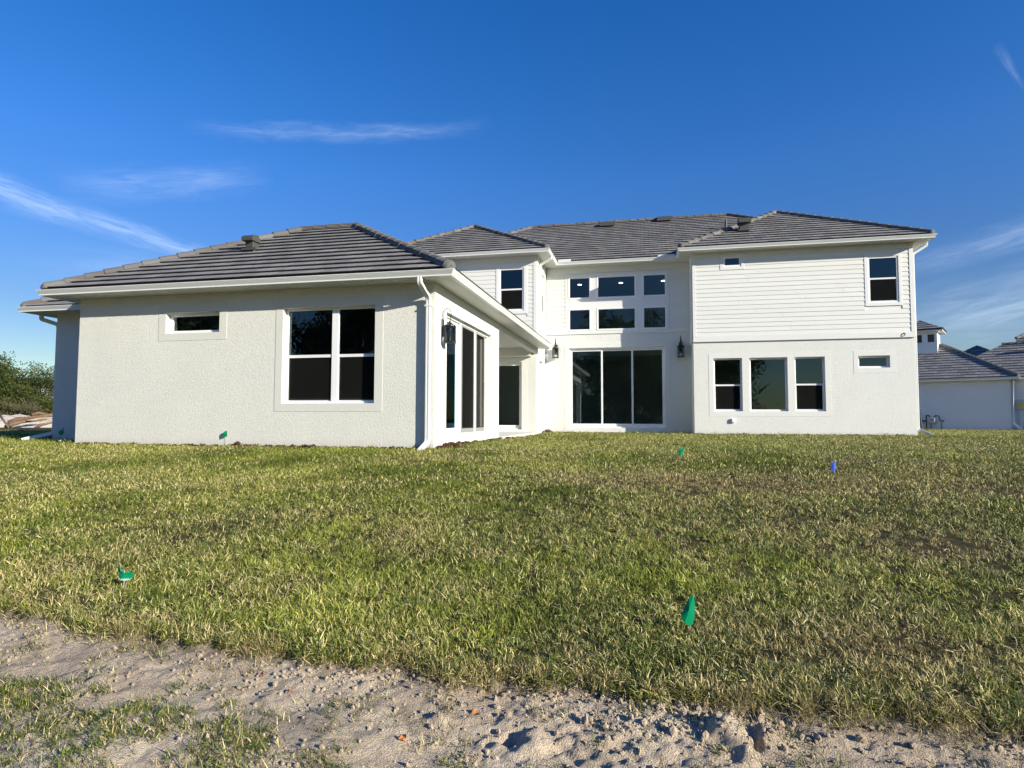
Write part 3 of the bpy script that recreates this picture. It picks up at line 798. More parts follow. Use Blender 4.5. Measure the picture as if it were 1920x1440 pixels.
def plane_tiles(poly, origin, edir, updir, z0, pitch, exact=True, seed=0, tw=TW, te=TE):
    """poly in plan; origin = point on the eave; yields (top verts, bottom verts, centre)"""
    hs = halves(poly); rng = random.Random(seed)
    loc = [((p[0]-origin[0])*edir[0]+(p[1]-origin[1])*edir[1], (p[0]-origin[0])*updir[0]+(p[1]-origin[1])*updir[1]) for p in poly]
    s0, s1 = min(p[0] for p in loc), max(p[0] for p in loc); t1 = max(p[1] for p in loc)
    e = te/math.sqrt(1+pitch*pitch); out = []; row = 0; t = 0
    while t < t1-.02:
        off = (row % 2)*tw/2; k = math.floor((s0-off)/tw)
        s = k*tw+off
        while s < s1:
            a, b = s+.005, s+tw-.005
            rect = [(a, t), (b, t), (b, min(t+e+.03, t1)), (a, min(t+e+.03, t1))]
            wp = [(origin[0]+edir[0]*p[0]+updir[0]*p[1], origin[1]+edir[1]*p[0]+updir[1]*p[1]) for p in rect]
            for h in hs:
                wp = clip(wp, h)
                if len(wp) < 3: break
            if len(wp) >= 3:
                ar = abs(sum(wp[i][0]*wp[(i+1) % len(wp)][1]-wp[(i+1) % len(wp)][0]*wp[i][1] for i in range(len(wp))))/2
                if ar > .002:
                    dz = rng.uniform(-.0012, .0012); dl = rng.uniform(-.004, .004)
                    top = []; bot = []
                    for x, y in wp:
                        tt = (x-origin[0])*updir[0]+(y-origin[1])*updir[1]
                        f = (tt-t)/(e+.03)
                        top.append((x, y, z0+pitch*tt+.050*(1-f)+.004*f+dz))
                        sh = .055*(1-f)
                        bot.append((x+updir[0]*sh, y+updir[1]*sh, z0+pitch*(tt+sh)-.004+dz+.014*(1-f)))
                    c = np.mean(np.array(top), 0)
                    out.append((top, bot, c, rng.random()))
            s += tw
        t += e; row += 1
    return out
def roof_sheet(mb, poly, origin, updir, z0, pitch, drop=.01, th=.05):
    top = [(x, y, z0+pitch*((x-origin[0])*updir[0]+(y-origin[1])*updir[1])-drop) for x, y in poly]
    mb.prism(top, [(x, y, z-th) for x, y, z in top])

ZR1 = zg1+.015; ZR2 = zg2+.015; P_ = PITCHR
planes = []   # (poly, origin, edir, updir, z0, seen)
yv = 3.25
planes.append(([(-8.47, -.48), (.48, -.48), (-3.25, 3.25), (-4.74, 3.25)], (-8.47, -.48), (1, 0), (0, 1), ZR1, True))
planes.append(([(.48, -.48), (.48, 11.1), (-3.25, 11.1), (-3.25, 3.25)], (.48, -.48), (0, 1), (-1, 0), ZR1, False))
planes.append(([(-8.47, -.48), (-4.74, 3.25), (-8.47, 6.98)], (-8.47, -.48), (0, 1), (1, 0), ZR1, False))
planes.append(([(-8.47, 6.98), (-4.74, 3.25), (-3.25, 3.25), (-6.98, 6.98)], (-8.47, 6.98), (1, 0), (0, -1), ZR1, False))
# far-left low roof
planes.append(([(-10.84, 1.02), (-6.9, 1.02), (-6.9, 4.5), (-7.36, 4.5)], (-10.84, 1.02), (1, 0), (0, 1), ZR1-.03, True))
planes.append(([(-10.84, 1.02), (-7.36, 4.5), (-7.36, 9), (-10.84, 12)], (-10.84, 1.02), (0, 1), (1, 0), ZR1-.03, False))
# upper roofs
xa, xb, ya, yb = -7.0, 13.05, 12.48, 23.56
yr = (ya+yb)/2; hr = yr-ya
planes.append(([(-7.0, 10.44), (.50, 10.44), (-3.25, 14.19)], (-7.0, 10.44), (1, 0), (0, 1), ZR2, True))
planes.append(([(.50, 10.44), (.50, 12.48), (-3.25, 16.23), (-3.25, 14.19)], (.50, 10.44), (0, 1), (-1, 0), ZR2, False))
planes.append(([(-7.0, 10.44), (-3.25, 14.19), (-3.25, 16.5), (-7.0, 16.5)], (-7.0, 10.44), (0, 1), (1, 0), ZR2, False))
planes.append(([(4.985, 11.38), (13.05, 11.38), (9.0175, 15.41)], (4.985, 11.38), (1, 0), (0, 1), ZR2, True))
planes.append(([(4.985, 11.38), (9.0175, 15.41), (9.0175, 16.51), (4.985, 12.48)], (4.985, 11.38), (0, 1), (1, 0), ZR2, False))
planes.append(([(13.05, 11.38), (9.0175, 15.41), (9.0175, 19), (13.05, 19)], (13.05, 11.38), (0, 1), (-1, 0), ZR2, False))
planes.append(([(.50, ya), (4.985, ya), (9.0175, ya+4.03), (xb-hr, yr), (xa+hr, yr), (-3.25, ya+3.75)], (xa, ya), (1, 0), (0, 1), ZR2, True))
planes.append(([(xa, ya), (xa+hr, yr), (xa, yb)], (xa, ya), (0, 1), (1, 0), ZR2, False))
planes.append(([(xb, ya), (xb-hr, yr), (xb, yb)], (xb, ya), (0, 1), (-1, 0), ZR2, False))
planes.append(([(xa, yb), (xa+hr, yr), (xb-hr, yr), (xb, yb)], (xa, yb), (1, 0), (0, -1), ZR2, False))
mb = MB()
for poly, o_, e_, u_, z_, seen in planes: roof_sheet(mb, poly, o_, u_, z_, P_)
ROOF = mb.build('roof', M_DARKMET, H)
tiles = []
for i, (poly, o_, e_, u_, z_, seen) in enumerate(planes):
    for t_ in plane_tiles(poly, o_, e_, u_, z_, P_, seed=i):
        d = t_[2]-CAM; rank = d@FW if seen and (i != 4 or t_[2][0] < -8.3) else 900
        tiles.append((rank, t_))
tiles.sort(key=lambda a: a[0])
rest = MB()
for k, (rank, (top, bot, c, sh)) in enumerate(tiles):
    if k < 292 and rank < 900:
        m_ = MB(); m_.prism([np.array(p)-c for p in top], [np.array(p)-c for p in bot], sh)
        o_ = m_.build('tile', M_TILE, ROOF); o_.location = c
    else: rest.prism(top, bot, sh)
rest.build('tile_field', M_TILE, ROOF, kind='stuff')
# hip and ridge caps
def cap_mesh():
    m_ = MB(); L = .42
    def sec(x, w_, h_, dz):
        return [(x, w_, dz-.055), (x, w_*.80, dz+h_*.35), (x, w_*.42, dz+h_*.85), (x, 0, dz+h_), (x, -w_*.42, dz+h_*.85), (x, -w_*.80, dz+h_*.35), (x, -w_, dz-.055)]
    A = sec(0, .132, .068, .024); B = sec(L, .118, .062, .002)
    A2 = [(p[0], p[1]*.86, p[2]-.022) for p in A]; B2 = [(p[0], p[1]*.86, p[2]-.022) for p in B]
    vs = A+B+A2+B2; n = 7; fs = []
    for i in range(n-1):
        fs += [(i, i+1, n+i+1, n+i), (2*n+i, 3*n+i, 3*n+i+1, 2*n+i+1), (i, 2*n+i, 2*n+i+1, i+1), (n+i, n+i+1, 3*n+i+1, 3*n+i)]
    fs += [(0, n, 3*n, 2*n), (n-1, 3*n-1, 4*n-1, 2*n-1)]
    m_.add(vs, fs); me_ = m_.mesh('ridge_cap'); me_.materials.append(M_CAP); return me_
CAPM = cap_mesh()
mort = MB()
def caps(p0, p1, parent, first=True):
    p0 = Vector(p0); p1 = Vector(p1); d = p1-p0; L = d.length; x = d.normalized(); y = Vector((0, 0, 1)).cross(x).normalized(); z = x.cross(y)
    n = max(1, round(L/.365)); st = L/n
    for k in range(n):
        p = p0+x*(st*k)+z*.028
        o_ = bpy.data.objects.new('ridge_cap', CAPM); COL.objects.link(o_); o_.parent = parent
        j = random.uniform(-.012, .012)
        o_.matrix_world = Matrix(((x[0], y[0], z[0], p[0]+j*y[0]), (x[1], y[1], z[1], p[1]+j*y[1]), (x[2], y[2], z[2], p[2]+random.uniform(0, .006)), (0, 0, 0, 1)))
    if p1.z-p0.z > .5:                                   # rounded starter at the eave
        c_ = MB(); q0 = p0+z*.03
        for i_ in range(3): pass
        rg = []
        for r_, xo, zo in ((.130, .04, -.05), (.128, -.01, -.05), (.095, -.055, -.05), (.03, -.075, -.05)):
            rg.append([q0+x*xo+y*(r_*math.cos(a_))+z*(max(0, r_*.92*math.sin(a_))+zo) for a_ in np.linspace(0, math.pi, 9)])
        n_ = 9; fs_ = [(a_*n_+b_, a_*n_+b_+1, (a_+1)*n_+b_+1, (a_+1)*n_+b_) for a_ in range(3) for b_ in range(8)]+[tuple(3*n_+b_ for b_ in range(9))]
        c_.add([v for r_ in rg for v in r_], fs_); c_.build('ridge_cap', M_CAP, parent, smooth=True)
    mort.add([p0+y*.12-z*.03, p0-y*.12-z*.03, p1-y*.12-z*.03, p1+y*.12-z*.03, p0+y*.10+z*.07, p0-y*.10+z*.07, p1-y*.10+z*.07, p1+y*.10+z*.07],
             [(0, 1, 2, 3), (4, 5, 6, 7), (0, 1, 5, 4), (1, 2, 6, 5), (2, 3, 7, 6), (3, 0, 4, 7)])
def zr(z0, t): return z0+P_*t
caps((-8.40, -.41, zr(ZR1, .07)), (-4.74, 3.25, zr(ZR1, 3.73)), ROOF)
caps((.41, -.41, zr(ZR1, .07)), (-3.25, 3.25, zr(ZR1, 3.73)), ROOF)
caps((-4.74, 3.25, zr(ZR1, 3.73)), (-3.25, 3.25, zr(ZR1, 3.73)), ROOF)
caps((-3.25, 3.25, zr(ZR1, 3.73)), (-3.25, 11.0, zr(ZR1, 3.73)), ROOF)
caps((-10.77, 1.09, zr(ZR1-.03, .07)), (-7.4, 4.46, zr(ZR1-.03, 3.44)), ROOF)
caps((-6.93, 10.51, zr(ZR2, .07)), (-3.25, 14.19, zr(ZR2, 3.75)), ROOF)
caps((.43, 10.51, zr(ZR2, .07)), (-3.25, 14.19, zr(ZR2, 3.75)), ROOF)
caps((-3.25, 14.19, zr(ZR2, 3.75)), (-3.25, 16.2, zr(ZR2, 3.75)), ROOF)
caps((5.055, 11.45, zr(ZR2, .07)), (9.0175, 15.41, zr(ZR2, 4.03)), ROOF)
caps((12.98, 11.45, zr(ZR2, .07)), (9.0175, 15.41, zr(ZR2, 4.03)), ROOF)
caps((9.0175, 15.41, zr(ZR2, 4.03)), (9.0175, 16.5, zr(ZR2, 4.03)), ROOF)
caps((-3.3, 16.18, zr(ZR2, 3.70)), (xa+hr, yr, zr(ZR2, hr)), ROOF)
caps((9.02, 16.51+.0, zr(ZR2, 4.03)), (xb-hr, yr, zr(ZR2, hr)), ROOF) if False else None
caps((xb-.07, ya+.07+0, zr(ZR2, .07)), (xb-hr, yr, zr(ZR2, hr)), ROOF)
caps((xa+hr, yr, zr(ZR2, hr)), (xb-hr, yr, zr(ZR2, hr)), ROOF)
mort.build('ridge_mortar', M_MORTAR, ROOF)
# roof vents
def hood_vent(x, y, z0, w_=.30, k=1., parent=ROOF):
    zb = z0
    v = MB(); v.box(x-w_/2, x+w_/2, y-.08*k, y+.22*k, zb-.1, zb+.25*k)
    o_ = v.build('roof_vent', M_DARKMET, parent, bevel=.006)
    c_ = MB(); c_.sweep([(x-w_/2-.05*k, y, zb+.30*k), (x+w_/2+.05*k, y, zb+.30*k)],
                        [(-.20*k*math.cos(a_), (.0+.12*math.sin(a_))*k) for a_ in np.linspace(0, math.pi, 9)]+[(.20*k, -.07*k), (-.20*k, -.07*k)])
    c_.build('hood', M_DARKMET, o_)
    f_ = MB(); f_.box(x-w_/2-.06, x+w_/2+.10, y-.15*k, y-.12*k, zb-.04, zb+.01); f_.build('flashing', M_DARKMET, o_)
    return o_
def roof_z(y, ye, z0): return z0+P_*(y-ye)+.05
hood_vent(-4.96, 1.5, roof_z(1.5, -.48, ZR1), .20, .76)
hood_vent(7.42, 12.9, roof_z(12.9, 11.38, ZR2), .32, 1.1)
for px, py, w_ in ((1140, 421, .36), (1247, 413, .36)):
    y_ = 17.3 if px == 1140 else 17.6
    p = at_y(px, py, y_); m_ = MB(); zz = roof_z(y_, 12.48, ZR2)
    m_.add([(p[0]-w_, y_-.18, zz-.04), (p[0]+w_, y_-.18, zz-.04), (p[0]+w_, y_+.3, zz+.20), (p[0]-w_, y_+.3, zz+.20), (p[0]-w_*.93, y_-.12, zz+.13), (p[0]+w_*.93, y_-.12, zz+.13), (p[0]+w_*.93, y_+.3, zz+.30), (p[0]-w_*.93, y_+.3, zz+.30)],
           [(0, 3, 2, 1), (4, 5, 6, 7), (0, 1, 5, 4), (1, 2, 6, 5), (2, 3, 7, 6), (3, 0, 4, 7)])
    m_.build('roof_vent', M_DARKMET, ROOF)
p = at_y(1361, 418, 15.6); zz = roof_z(15.6, 12.48, ZR2)
m_ = MB(); m_.tube([(p[0], 15.6, zz-.1), (p[0], 15.6, zz+.36)], .05, 10); m_.box(p[0]-.2, p[0]+.2, 15.42, 15.5, zz-.12, zz-.02); m_.build('vent_pipe', M_DARKMET, ROOF)

# ---- small fittings on the walls
m_ = MB(); m_.box(6.72, 6.83, 0, .06, -.06, .09, TY(YD)); m_.box(6.735, 6.815, .06, .075, -.045, .075, TY(YD)); m_.build('outlet_cover', M_VINYL, H, bevel=.006)
m_ = MB(); m_.tube([(.03, YC, .235), (.03, YC-.07, .235), (.03, YC-.10, .20)], .014, 8); m_.tube([(-.01, YC-.06, .27), (.07, YC-.06, .27)], .009, 6); m_.build('hose_tap', M_ALU, H)
m_ = MB()
pts = [(12.18+.055*math.cos(a_)+.02*a_/6, YD-.068, 2.885+.05*math.sin(a_)+.03*math.cos(a_)) for a_ in np.linspace(0, 9, 26)]
m_.tube(pts, .006, 5); m_.build('wire_loop', M_BLACK, H)

# ------------------------------------------------------------------ wall lanterns
def lantern(label, loc, rz, s, arm='arch'):
    t = thing('wall_lantern', label, 'wall lantern', loc, rz, 'black wall lanterns')
    # local: wall plane y=0, lantern sticks out to -y, body centre at y=-.15*s
    def B(fn, name, mat, par=t, smooth=False, bevel=0):
        m_ = MB(); fn(m_); m_.v = [(x*s, y*s, z*s) for x, y, z in m_.v]; return m_.build(name, mat, par, smooth, bevel)
    B(lambda m_: m_.box(-.055, .055, -.025, 0, .13, .47), 'back_plate', M_BLACK, bevel=.004)
    cy_ = -.16
    if arm == 'arch':
        B(lambda m_: m_.tube([(0, -.02, .42)]+[(0, cy_/2-.02+.085*math.cos(a_), .56+.12*math.sin(a_)) for a_ in np.linspace(.1, math.pi-.1, 10)]+[(0, cy_, .42)], .008, 6), 'arm', M_BLACK)
    else:
        B(lambda m_: m_.taper([(0, -.02, .42), (0, -.08, .50), (0, cy_, .50), (0, cy_, .42)], [.012]*4, 6), 'arm', M_BLACK)
        B(lambda m_: m_.taper([(0, cy_, .41), (0, cy_, .50), (0, cy_, .56), (0, cy_, .67)], [.035, .03, .018, .012], 8), 'finial', M_BLACK)
    B(lambda m_: m_.taper([(0, cy_, .325), (0, cy_, .345), (0, cy_, .385), (0, cy_, .40), (0, cy_, .43)], [.115, .112, .045, .03, .025], 12), 'cap', M_BLACK)
    def cage(m_):
        h = .085
        for x in (-h, h):
            for y in (-h, h): m_.box(x-.007, x+.007, cy_+y-.007, cy_+y+.007, .03, .33)
        m_.box(-h, h, cy_-h, cy_-h+.008, .305, .325); m_.box(-h, h, cy_+h-.008, cy_+h, .305, .325)
    B(cage, 'cage', M_BLACK)
    B(lambda m_: m_.box(-.1, .1, cy_-.1, cy_+.1, .0, .03), 'base', M_BLACK, bevel=.003)
    for q_ in range(4):
        def pn(m_, q_=q_):
            h = .080
            if q_ < 2: y = cy_+(-h if q_ else h); m_.box(-.075, .075, y-.0015, y+.0015, .035, .305)
            else: x = (-h if q_ == 2 else h); m_.box(x-.0015, x+.0015, cy_-.075, cy_+.075, .035, .305)
        B(pn, 'pane', M_CLEAR)
    B(lambda m_: m_.taper([(0, cy_, .03), (0, cy_, .12), (0, cy_, .125)], [.022, .022, .01], 10), 'candle_sleeve', M_VINYL if arm != 'arch' else M_BLACK)
    B(lambda m_: m_.taper([(0, cy_, .125), (0, cy_, .15), (0, cy_, .19), (0, cy_, .23)], [.008, .02, .016, .002], 10), 'bulb', M_CLEAR, smooth=True)
    return t
lantern('black lantern with an arched arm on the bright side wall beside the screened sliding doors', (0, .42, 1.515), R(90), .98, 'arch')
lantern('black lantern left of the tall sliding doors in the recess', (.39, YC, 2.42), 0, 1.15, 'stem')
lantern('black lantern right of the tall sliding doors, by the inner corner in shade', (5.10, YC, 2.37), 0, 1.2, 'stem')

# ------------------------------------------------------------------ utility flags
def flag(label, base, h, pts, mat, lean=(0, 0), group=None):
    """pts = flag outline around the top of the wire (x, y, z offsets from the base)"""
    t = thing('utility_flag', label, 'marker flag', base, 0, group)
    m_ = MB(); m_.tube([(0, 0, -.05), (lean[0]*.5, lean[1]*.5, h*.5), (lean[0], lean[1], h)], .0022, 5); m_.build('wire_stake', M_ALU, t)
    n = len(pts); c = np.mean(np.array(pts), 0)
    vs = [tuple(p) for p in pts]+[tuple(c+np.array([0, -.008, 0]))]
    m_ = MB(); m_.add(vs, [(i, (i+1) % n, n) for i in range(n)])
    o_ = m_.build('flag_sheet', mat, t); so = o_.modifiers.new('s', 'SOLIDIFY'); so.thickness = .0008
    return t
GF = 'small plastic marker flags in the lawn'
def gpt(px, py, dz=0):
    for d in np.linspace(2.0, 40, 6000):
        p = CAM+(FW+RT*(px-960)/F-UP*(py-720)/F)*d
        if p[2] <= float(gz(p[0], p[1]))+dz: return p
    return p
p = gpt(232, 1104)
flag('crumpled green marker flag with pale print at the lower left of the lawn', (p[0], p[1], float(gz(p[0], p[1]))), .12,
     [(-.050, 0, .155), (-.030, -.01, .150), (-.012, -.02, .118), (.015, -.01, .105), (.055, .0, .112), (.062, .01, .095), (.05, .012, .065), (.02, .0, .052), (-.012, -.015, .055), (-.03, -.01, .085)], M_FGREENW, (.0, .0), GF)
p = gpt(1291, 1190)
flag('bright green marker flag hanging folded on its wire in the near lawn at lower right', (p[0], p[1], float(gz(p[0], p[1]))), .205,
     [(.028, 0, .205), (.034, -.004, .16), (.030, -.01, .085), (.012, -.015, .045), (-.02, -.02, .062), (-.038, -.01, .085), (-.026, 0, .12), (-.008, .0, .155), (.005, 0, .185)], M_FGREEN, (.03, 0), GF)
p = gpt(1278, 860)
flag('green marker flag in the far lawn in front of the recess, beside a brown patch', (p[0], p[1], float(gz(p[0], p[1]))), .17,
     [(0.032, 0.000, 0.168), (-0.016, 0.000, 0.160), (-0.048, 0.000, 0.104), (-0.052, 0.000, 0.064), (-0.024, 0.000, 0.048), (0.008, 0.000, 0.072), (0.040, 0.000, 0.120)], M_FGREEN, (0, 0), GF)
p = gpt(1563, 893)
flag('blue marker flag standing in the lawn in front of the three ground-floor windows', (p[0], p[1], float(gz(p[0], p[1]))), .19,
     [(0.022, 0.000, 0.200), (0.033, 0.000, 0.163), (0.026, 0.000, 0.074), (0.007, 0.000, 0.052), (-0.026, 0.000, 0.067), (-0.033, 0.000, 0.111), (-0.007, 0.000, 0.170)], M_FBLUE, (.02, 0), GF)
flag('green marker flag standing against the sunlit wall left of the big double window', (-4.25, -.045, -.50), .33,
     [(-.02, 0, .335), (-.005, 0, .22), (-.125, 0, .185), (-.110, -.01, .27), (-.07, -.01, .315)], M_FGREEN, (-.01, 0), GF)
flag('green marker flag in the dark corner at the shaded set-back wall', (-9.35, .95, -.50), .32,
     [(.03, 0, .36), (-.01, 0, .30), (-.10, -.01, .26), (-.08, -.01, .19), (.0, 0, .17), (.05, 0, .22)], M_FGREEN, (0, 0), GF)

# ------------------------------------------------------------------ mulch heaps and scraps at the wall foot
def chips(name, spots, mat, label, n_per, seed, size=.045, kind='stuff'):
    rng = np.random.RandomState(seed); m_ = MB()
    for (x, y, rx, ry, h) in spots:
        for k in range(int(n_per*rx*ry*60)+8):
            a_ = rng.rand()*6.28; r_ = math.sqrt(rng.rand()); px = x+rx*r_*math.cos(a_); py = y+ry*r_*math.sin(a_)
            pz = float(gz(px, py))+.018+1.5*h*(1-r_*r_)*rng.uniform(.6, 1.05)
            l = size*rng.uniform(.5, 1.6); w_ = l*rng.uniform(.2, .5); th = l*.2; yaw = rng.rand()*6.28; tl = rng.uniform(-.7, .7)
            c_, s_ = math.cos(yaw), math.sin(yaw); vs = []
            for dz in (-th, th):
                for dy in (-w_, w_):
                    for dx in (-l, l): vs.append((px+dx*c_*math.cos(tl)-dy*s_, py+dx*s_*math.cos(tl)+dy*c_, pz+dx*math.sin(tl)+dz))
            m_.add(vs, [(0, 2, 3, 1), (4, 5, 7, 6), (0, 1, 5, 4), (2, 6, 7, 3), (0, 4, 6, 2), (1, 3, 7, 5)])
    o_ = m_.build(name, mat); o_['kind'] = kind; o_['label'] = label; return o_
sp = []
rng = random.Random(5)
for k in range(58): sp.append((-7.8+k*.135, -.03, .10, .05, rng.uniform(.0, .035)))
sp += [(-4.0, -.05, .13, .07, .06), (-3.85, -.07, .12, .06, .03)]
for k in range(30): sp.append((.06, .1+k*.17, .07, .10, rng.uniform(.01, .045)))
sp += [(.16, .55, .20, .28, .07), (.14, 1.1, .16, .3, .06), (.12, 1.6, .12, .3, .05), (.16, 12.3, .22, .12, .10), (.2, 5.4, .2, .3, .04)]
for k in range(52): sp.append((5.5+k*.137, YD-.03, .10, .05, rng.uniform(0, .04)))
for k in range(38): sp.append((.0+k*.145, YC-.03, .10, .05, rng.uniform(0, .03)))
chips('mulch', sp, M_MULCH, 'dark brown mulch and soil crumbs along the foot of the house walls', 60, 3, .026)
p0 = at_z(966, 812, -.47); p1 = at_z(985, 823, -.46)
m_ = MB(); m_.box(-.55, .55, -.03, .03, 0, .025); o_ = m_.build('scrap_board', M_PALE)
o_.location = (.35, 6.4, -.47); o_.rotation_euler = (0, .02, R(-62)); o_['label'] = 'pale scrap board lying on the lawn by the porch slab'; o_['category'] = 'board'

# ------------------------------------------------------------------ neighbouring house
a25 = R(28)
NB = thing('neighbour_house', 'white neighbouring house with a cupola and dark tiled roofs at the right edge', 'house', (24.042, 29.257, -.526), -a25)
def nbox(name, mat, *bxs, parent=NB, **kw):
    m_ = MB()
    for b in bxs: m_.box(*b)
    return m_.build(name, mat, parent, **kw)
nbox('wall', M_STUCN, (-9, 0, 0, .2, -.4, 2.85), (-.2, 0, .2, .6, -.4, 2.85), (-9, -8.8, .2, 8, -.4, 2.85))
nbox('wall', M_STUCN, (0.001, 9, .6, .8, -.4, 2.85), (8.8, 9, .8, 8, -.4, 2.85))
nbox('wall', M_STUCN, (.85, 9, 7.0, 7.2, 3.5, 5.7), (.85, 1.05, 7.2, 12, 3.5, 5.7))
def ngut(path, z):
    m_ = MB(); m_.sweep([(x, y, z) for x, y in path], GP, miter2d=True); m_.build('gutter', M_GUT, NB)
ngut([(-9.4, -.45), (.45, -.45), (.45, .14), (9, .14)], 3.0)
ngut([(.25, 12), (.25, 6.5), (9, 6.5)], 5.8)
nbox('soffit', M_SOFF, (-9.3, .33, -.34, -.001, 2.85, 2.88), (.001, .33, 0, .25, 2.85, 2.88), (.33, 9, .25, .599, 2.85, 2.88), (.36, 9, 6.6, 6.999, 5.7, 5.73), (.36, .849, 7, 12, 5.7, 5.73))
NP = .62
npl = [([(-9.4, -.42), (.42, -.42), (-3.33, 3.33), (-5.6, 3.33)], (-9.4, -.42), (1, 0), (0, 1), 3.01),
       ([(.42, -.42), (.42, 7.1), (-3.33, 3.33)], (.42, -.42), (0, 1), (-1, 0), 3.01),
       ([(-4, .17), (9, .17), (9, 3.7), (-.4, 3.7)], (-4, .17), (1, 0), (0, 1), 3.01),
       ([(-4.2, 7.0), (.4, 7.0), (-1.9, 9.3)], (-4.2, 7.0), (1, 0), (0, 1), 4.25),
       ([(.4, 7.0), (.4, 11.6), (-1.9, 9.3)], (.4, 7.0), (0, 1), (-1, 0), 4.25),
       ([(.28, 6.53), (9, 6.53), (9, 9.6), (3.35, 9.6)], (.28, 6.53), (1, 0), (0, 1), 5.81),
       ([(.28, 6.53), (3.35, 9.6), (.28, 12.6)], (.28, 6.53), (0, 1), (1, 0), 5.81)]
m_ = MB()
for poly, o_, e_, u_, z_ in npl: roof_sheet(m_, poly, o_, u_, z_, NP)
NR = m_.build('roof', M_DARKMET, NB)
m_ = MB()
for i, (poly, o_, e_, u_, z_) in enumerate(npl):
    for top, bot, c, sh in plane_tiles(poly, o_, e_, u_, z_, NP, seed=50+i): m_.prism(top, bot, sh)
m_.build('tile', M_TILE, NR, kind='stuff')
m_ = MB()
def hipbar(p0, p1, r_=.11):
    p0 = Vector(p0)+Vector((0, 0, .05)); p1 = Vector(p1)+Vector((0, 0, .05)); n = max(2, int((p1-p0).length/.36))
    for k in range(n):
        a_ = p0.lerp(p1, k/n); b_ = p0.lerp(p1, (k+1.12)/n); m_.taper([a_, b_], [r_, r_*.8], 8)
hipbar((.42, -.42, 3.01), (-3.33, 3.33, 3.01+NP*3.75)); hipbar((-3.33, 3.33, 5.335), (-5.6, 3.33, 5.335)); hipbar((-9.4, -.42, 3.01), (-5.6, 3.33, 5.335))
hipbar((-.4, 3.7, 3.01+NP*3.53), (9, 3.7, 3.01+NP*3.53)); hipbar((.4, 7.0, 4.25), (-1.9, 9.3, 5.676)); hipbar((-4.2, 7.0, 4.25), (-1.9, 9.3, 5.676)); hipbar((.28, 6.53, 5.81), (3.35, 9.6, 7.71))
m_.build('ridge_caps', M_CAP, NR, kind='stuff')
# cupola: openings in each face
CU = node('cupola', NB)
cx0, cx1, cy0, cy1, cz_0, cz_1 = -5.55, -3.57, 2.5, 4.2, 4.4, 6.22
ops_ = [(-4.08, -3.72, 5.55, 6.05), (-4.74, -4.38, 5.55, 6.05), (-5.40, -5.04, 5.55, 6.05)]
wall_mb(TY(cy0), cx0, cx1, cz_0, cz_1, ops_, .1).build('cupola_wall', M_TRIM, CU)
wall_mb(TX(cx1), cy0+.1, cy1, cz_0, cz_1, [], .1).build('cupola_wall', M_TRIM, CU)
nbox('louvre', M_BLACK, (cx0+.1, cx1-.12, cy0+.08, cy0+.095, cz_0, cz_1-.05), parent=CU)
nbox('cupola_eave', M_GUT, (cx0-.32, cx1+.32, cy0-.32, cy1+.32, cz_1, cz_1+.13), parent=CU, bevel=.01)
m_ = MB(); e0, e1, f0, f1 = cx0-.36, cx1+.36, cy0-.36, cy1+.36; mx_, my_ = (e0+e1)/2, (f0+f1)/2
cpl = [([(e0, f0), (e1, f0), (mx_, my_)], (e0, f0), (1, 0), (0, 1)), ([(e1, f0), (e1, f1), (mx_, my_)], (e1, f0), (0, 1), (-1, 0)),
       ([(e0, f0), (mx_, my_), (e0, f1)], (e0, f0), (0, 1), (1, 0)), ([(e0, f1), (mx_, my_), (e1, f1)], (e0, f1), (1, 0), (0, -1))]
for i, (poly, o_, e_, u_) in enumerate(cpl):
    roof_sheet(m_, poly, o_, u_, cz_1+.14, .58)
m_.build('cupola_roof', M_DARKMET, CU)
m_ = MB()
for i, (poly, o_, e_, u_) in enumerate(cpl[:2]):
    for top, bot, c, sh in plane_tiles(poly, o_, e_, u_, cz_1+.14, .58 if i == 0 else .50, seed=80+i): m_.prism(top, bot, sh)
m_.build('tile', M_TILE, CU, kind='stuff')
nbox('roof_vent', M_DARKMET, (1.0, 1.25, 2.6, 2.9, 4.6, 5.1), parent=NR)
# downspout and electric box at its corner
m_ = MB(); m_.tube([(.10, -.02, 2.87), (.10, -.02, .38), (.16, -.05, .30), (.42, -.35, .02)], .085, 10); m_.build('downspout', M_GUT, NB, smooth=True)
loc = NB.matrix_basis
def nworld(x, y, z):
    c_, s_ = math.cos(-a25), math.sin(-a25); return (24.042+x*c_-y*s_, 29.257+x*s_+y*c_, -.526+z)
t = thing('electric_box', 'grey meter box with a yellow label on the neighbouring house at the right edge', 'electric box', nworld(.42, .55, 0), -a25)
m_ = MB(); m_.box(-.17, .17, -.14, 0, 1.15, 1.72); m_.build('housing', M_ALU, t, bevel=.01)
m_ = MB(); m_.box(-.11, .11, -.148, -.141, 1.24, 1.52); m_.build('label_plate', M_YELLOW, t)
m_ = MB(); m_.tube([(0, -.07, 1.15), (0, -.07, -.1)], .035, 8); m_.build('conduit', M_WHITEW, t)
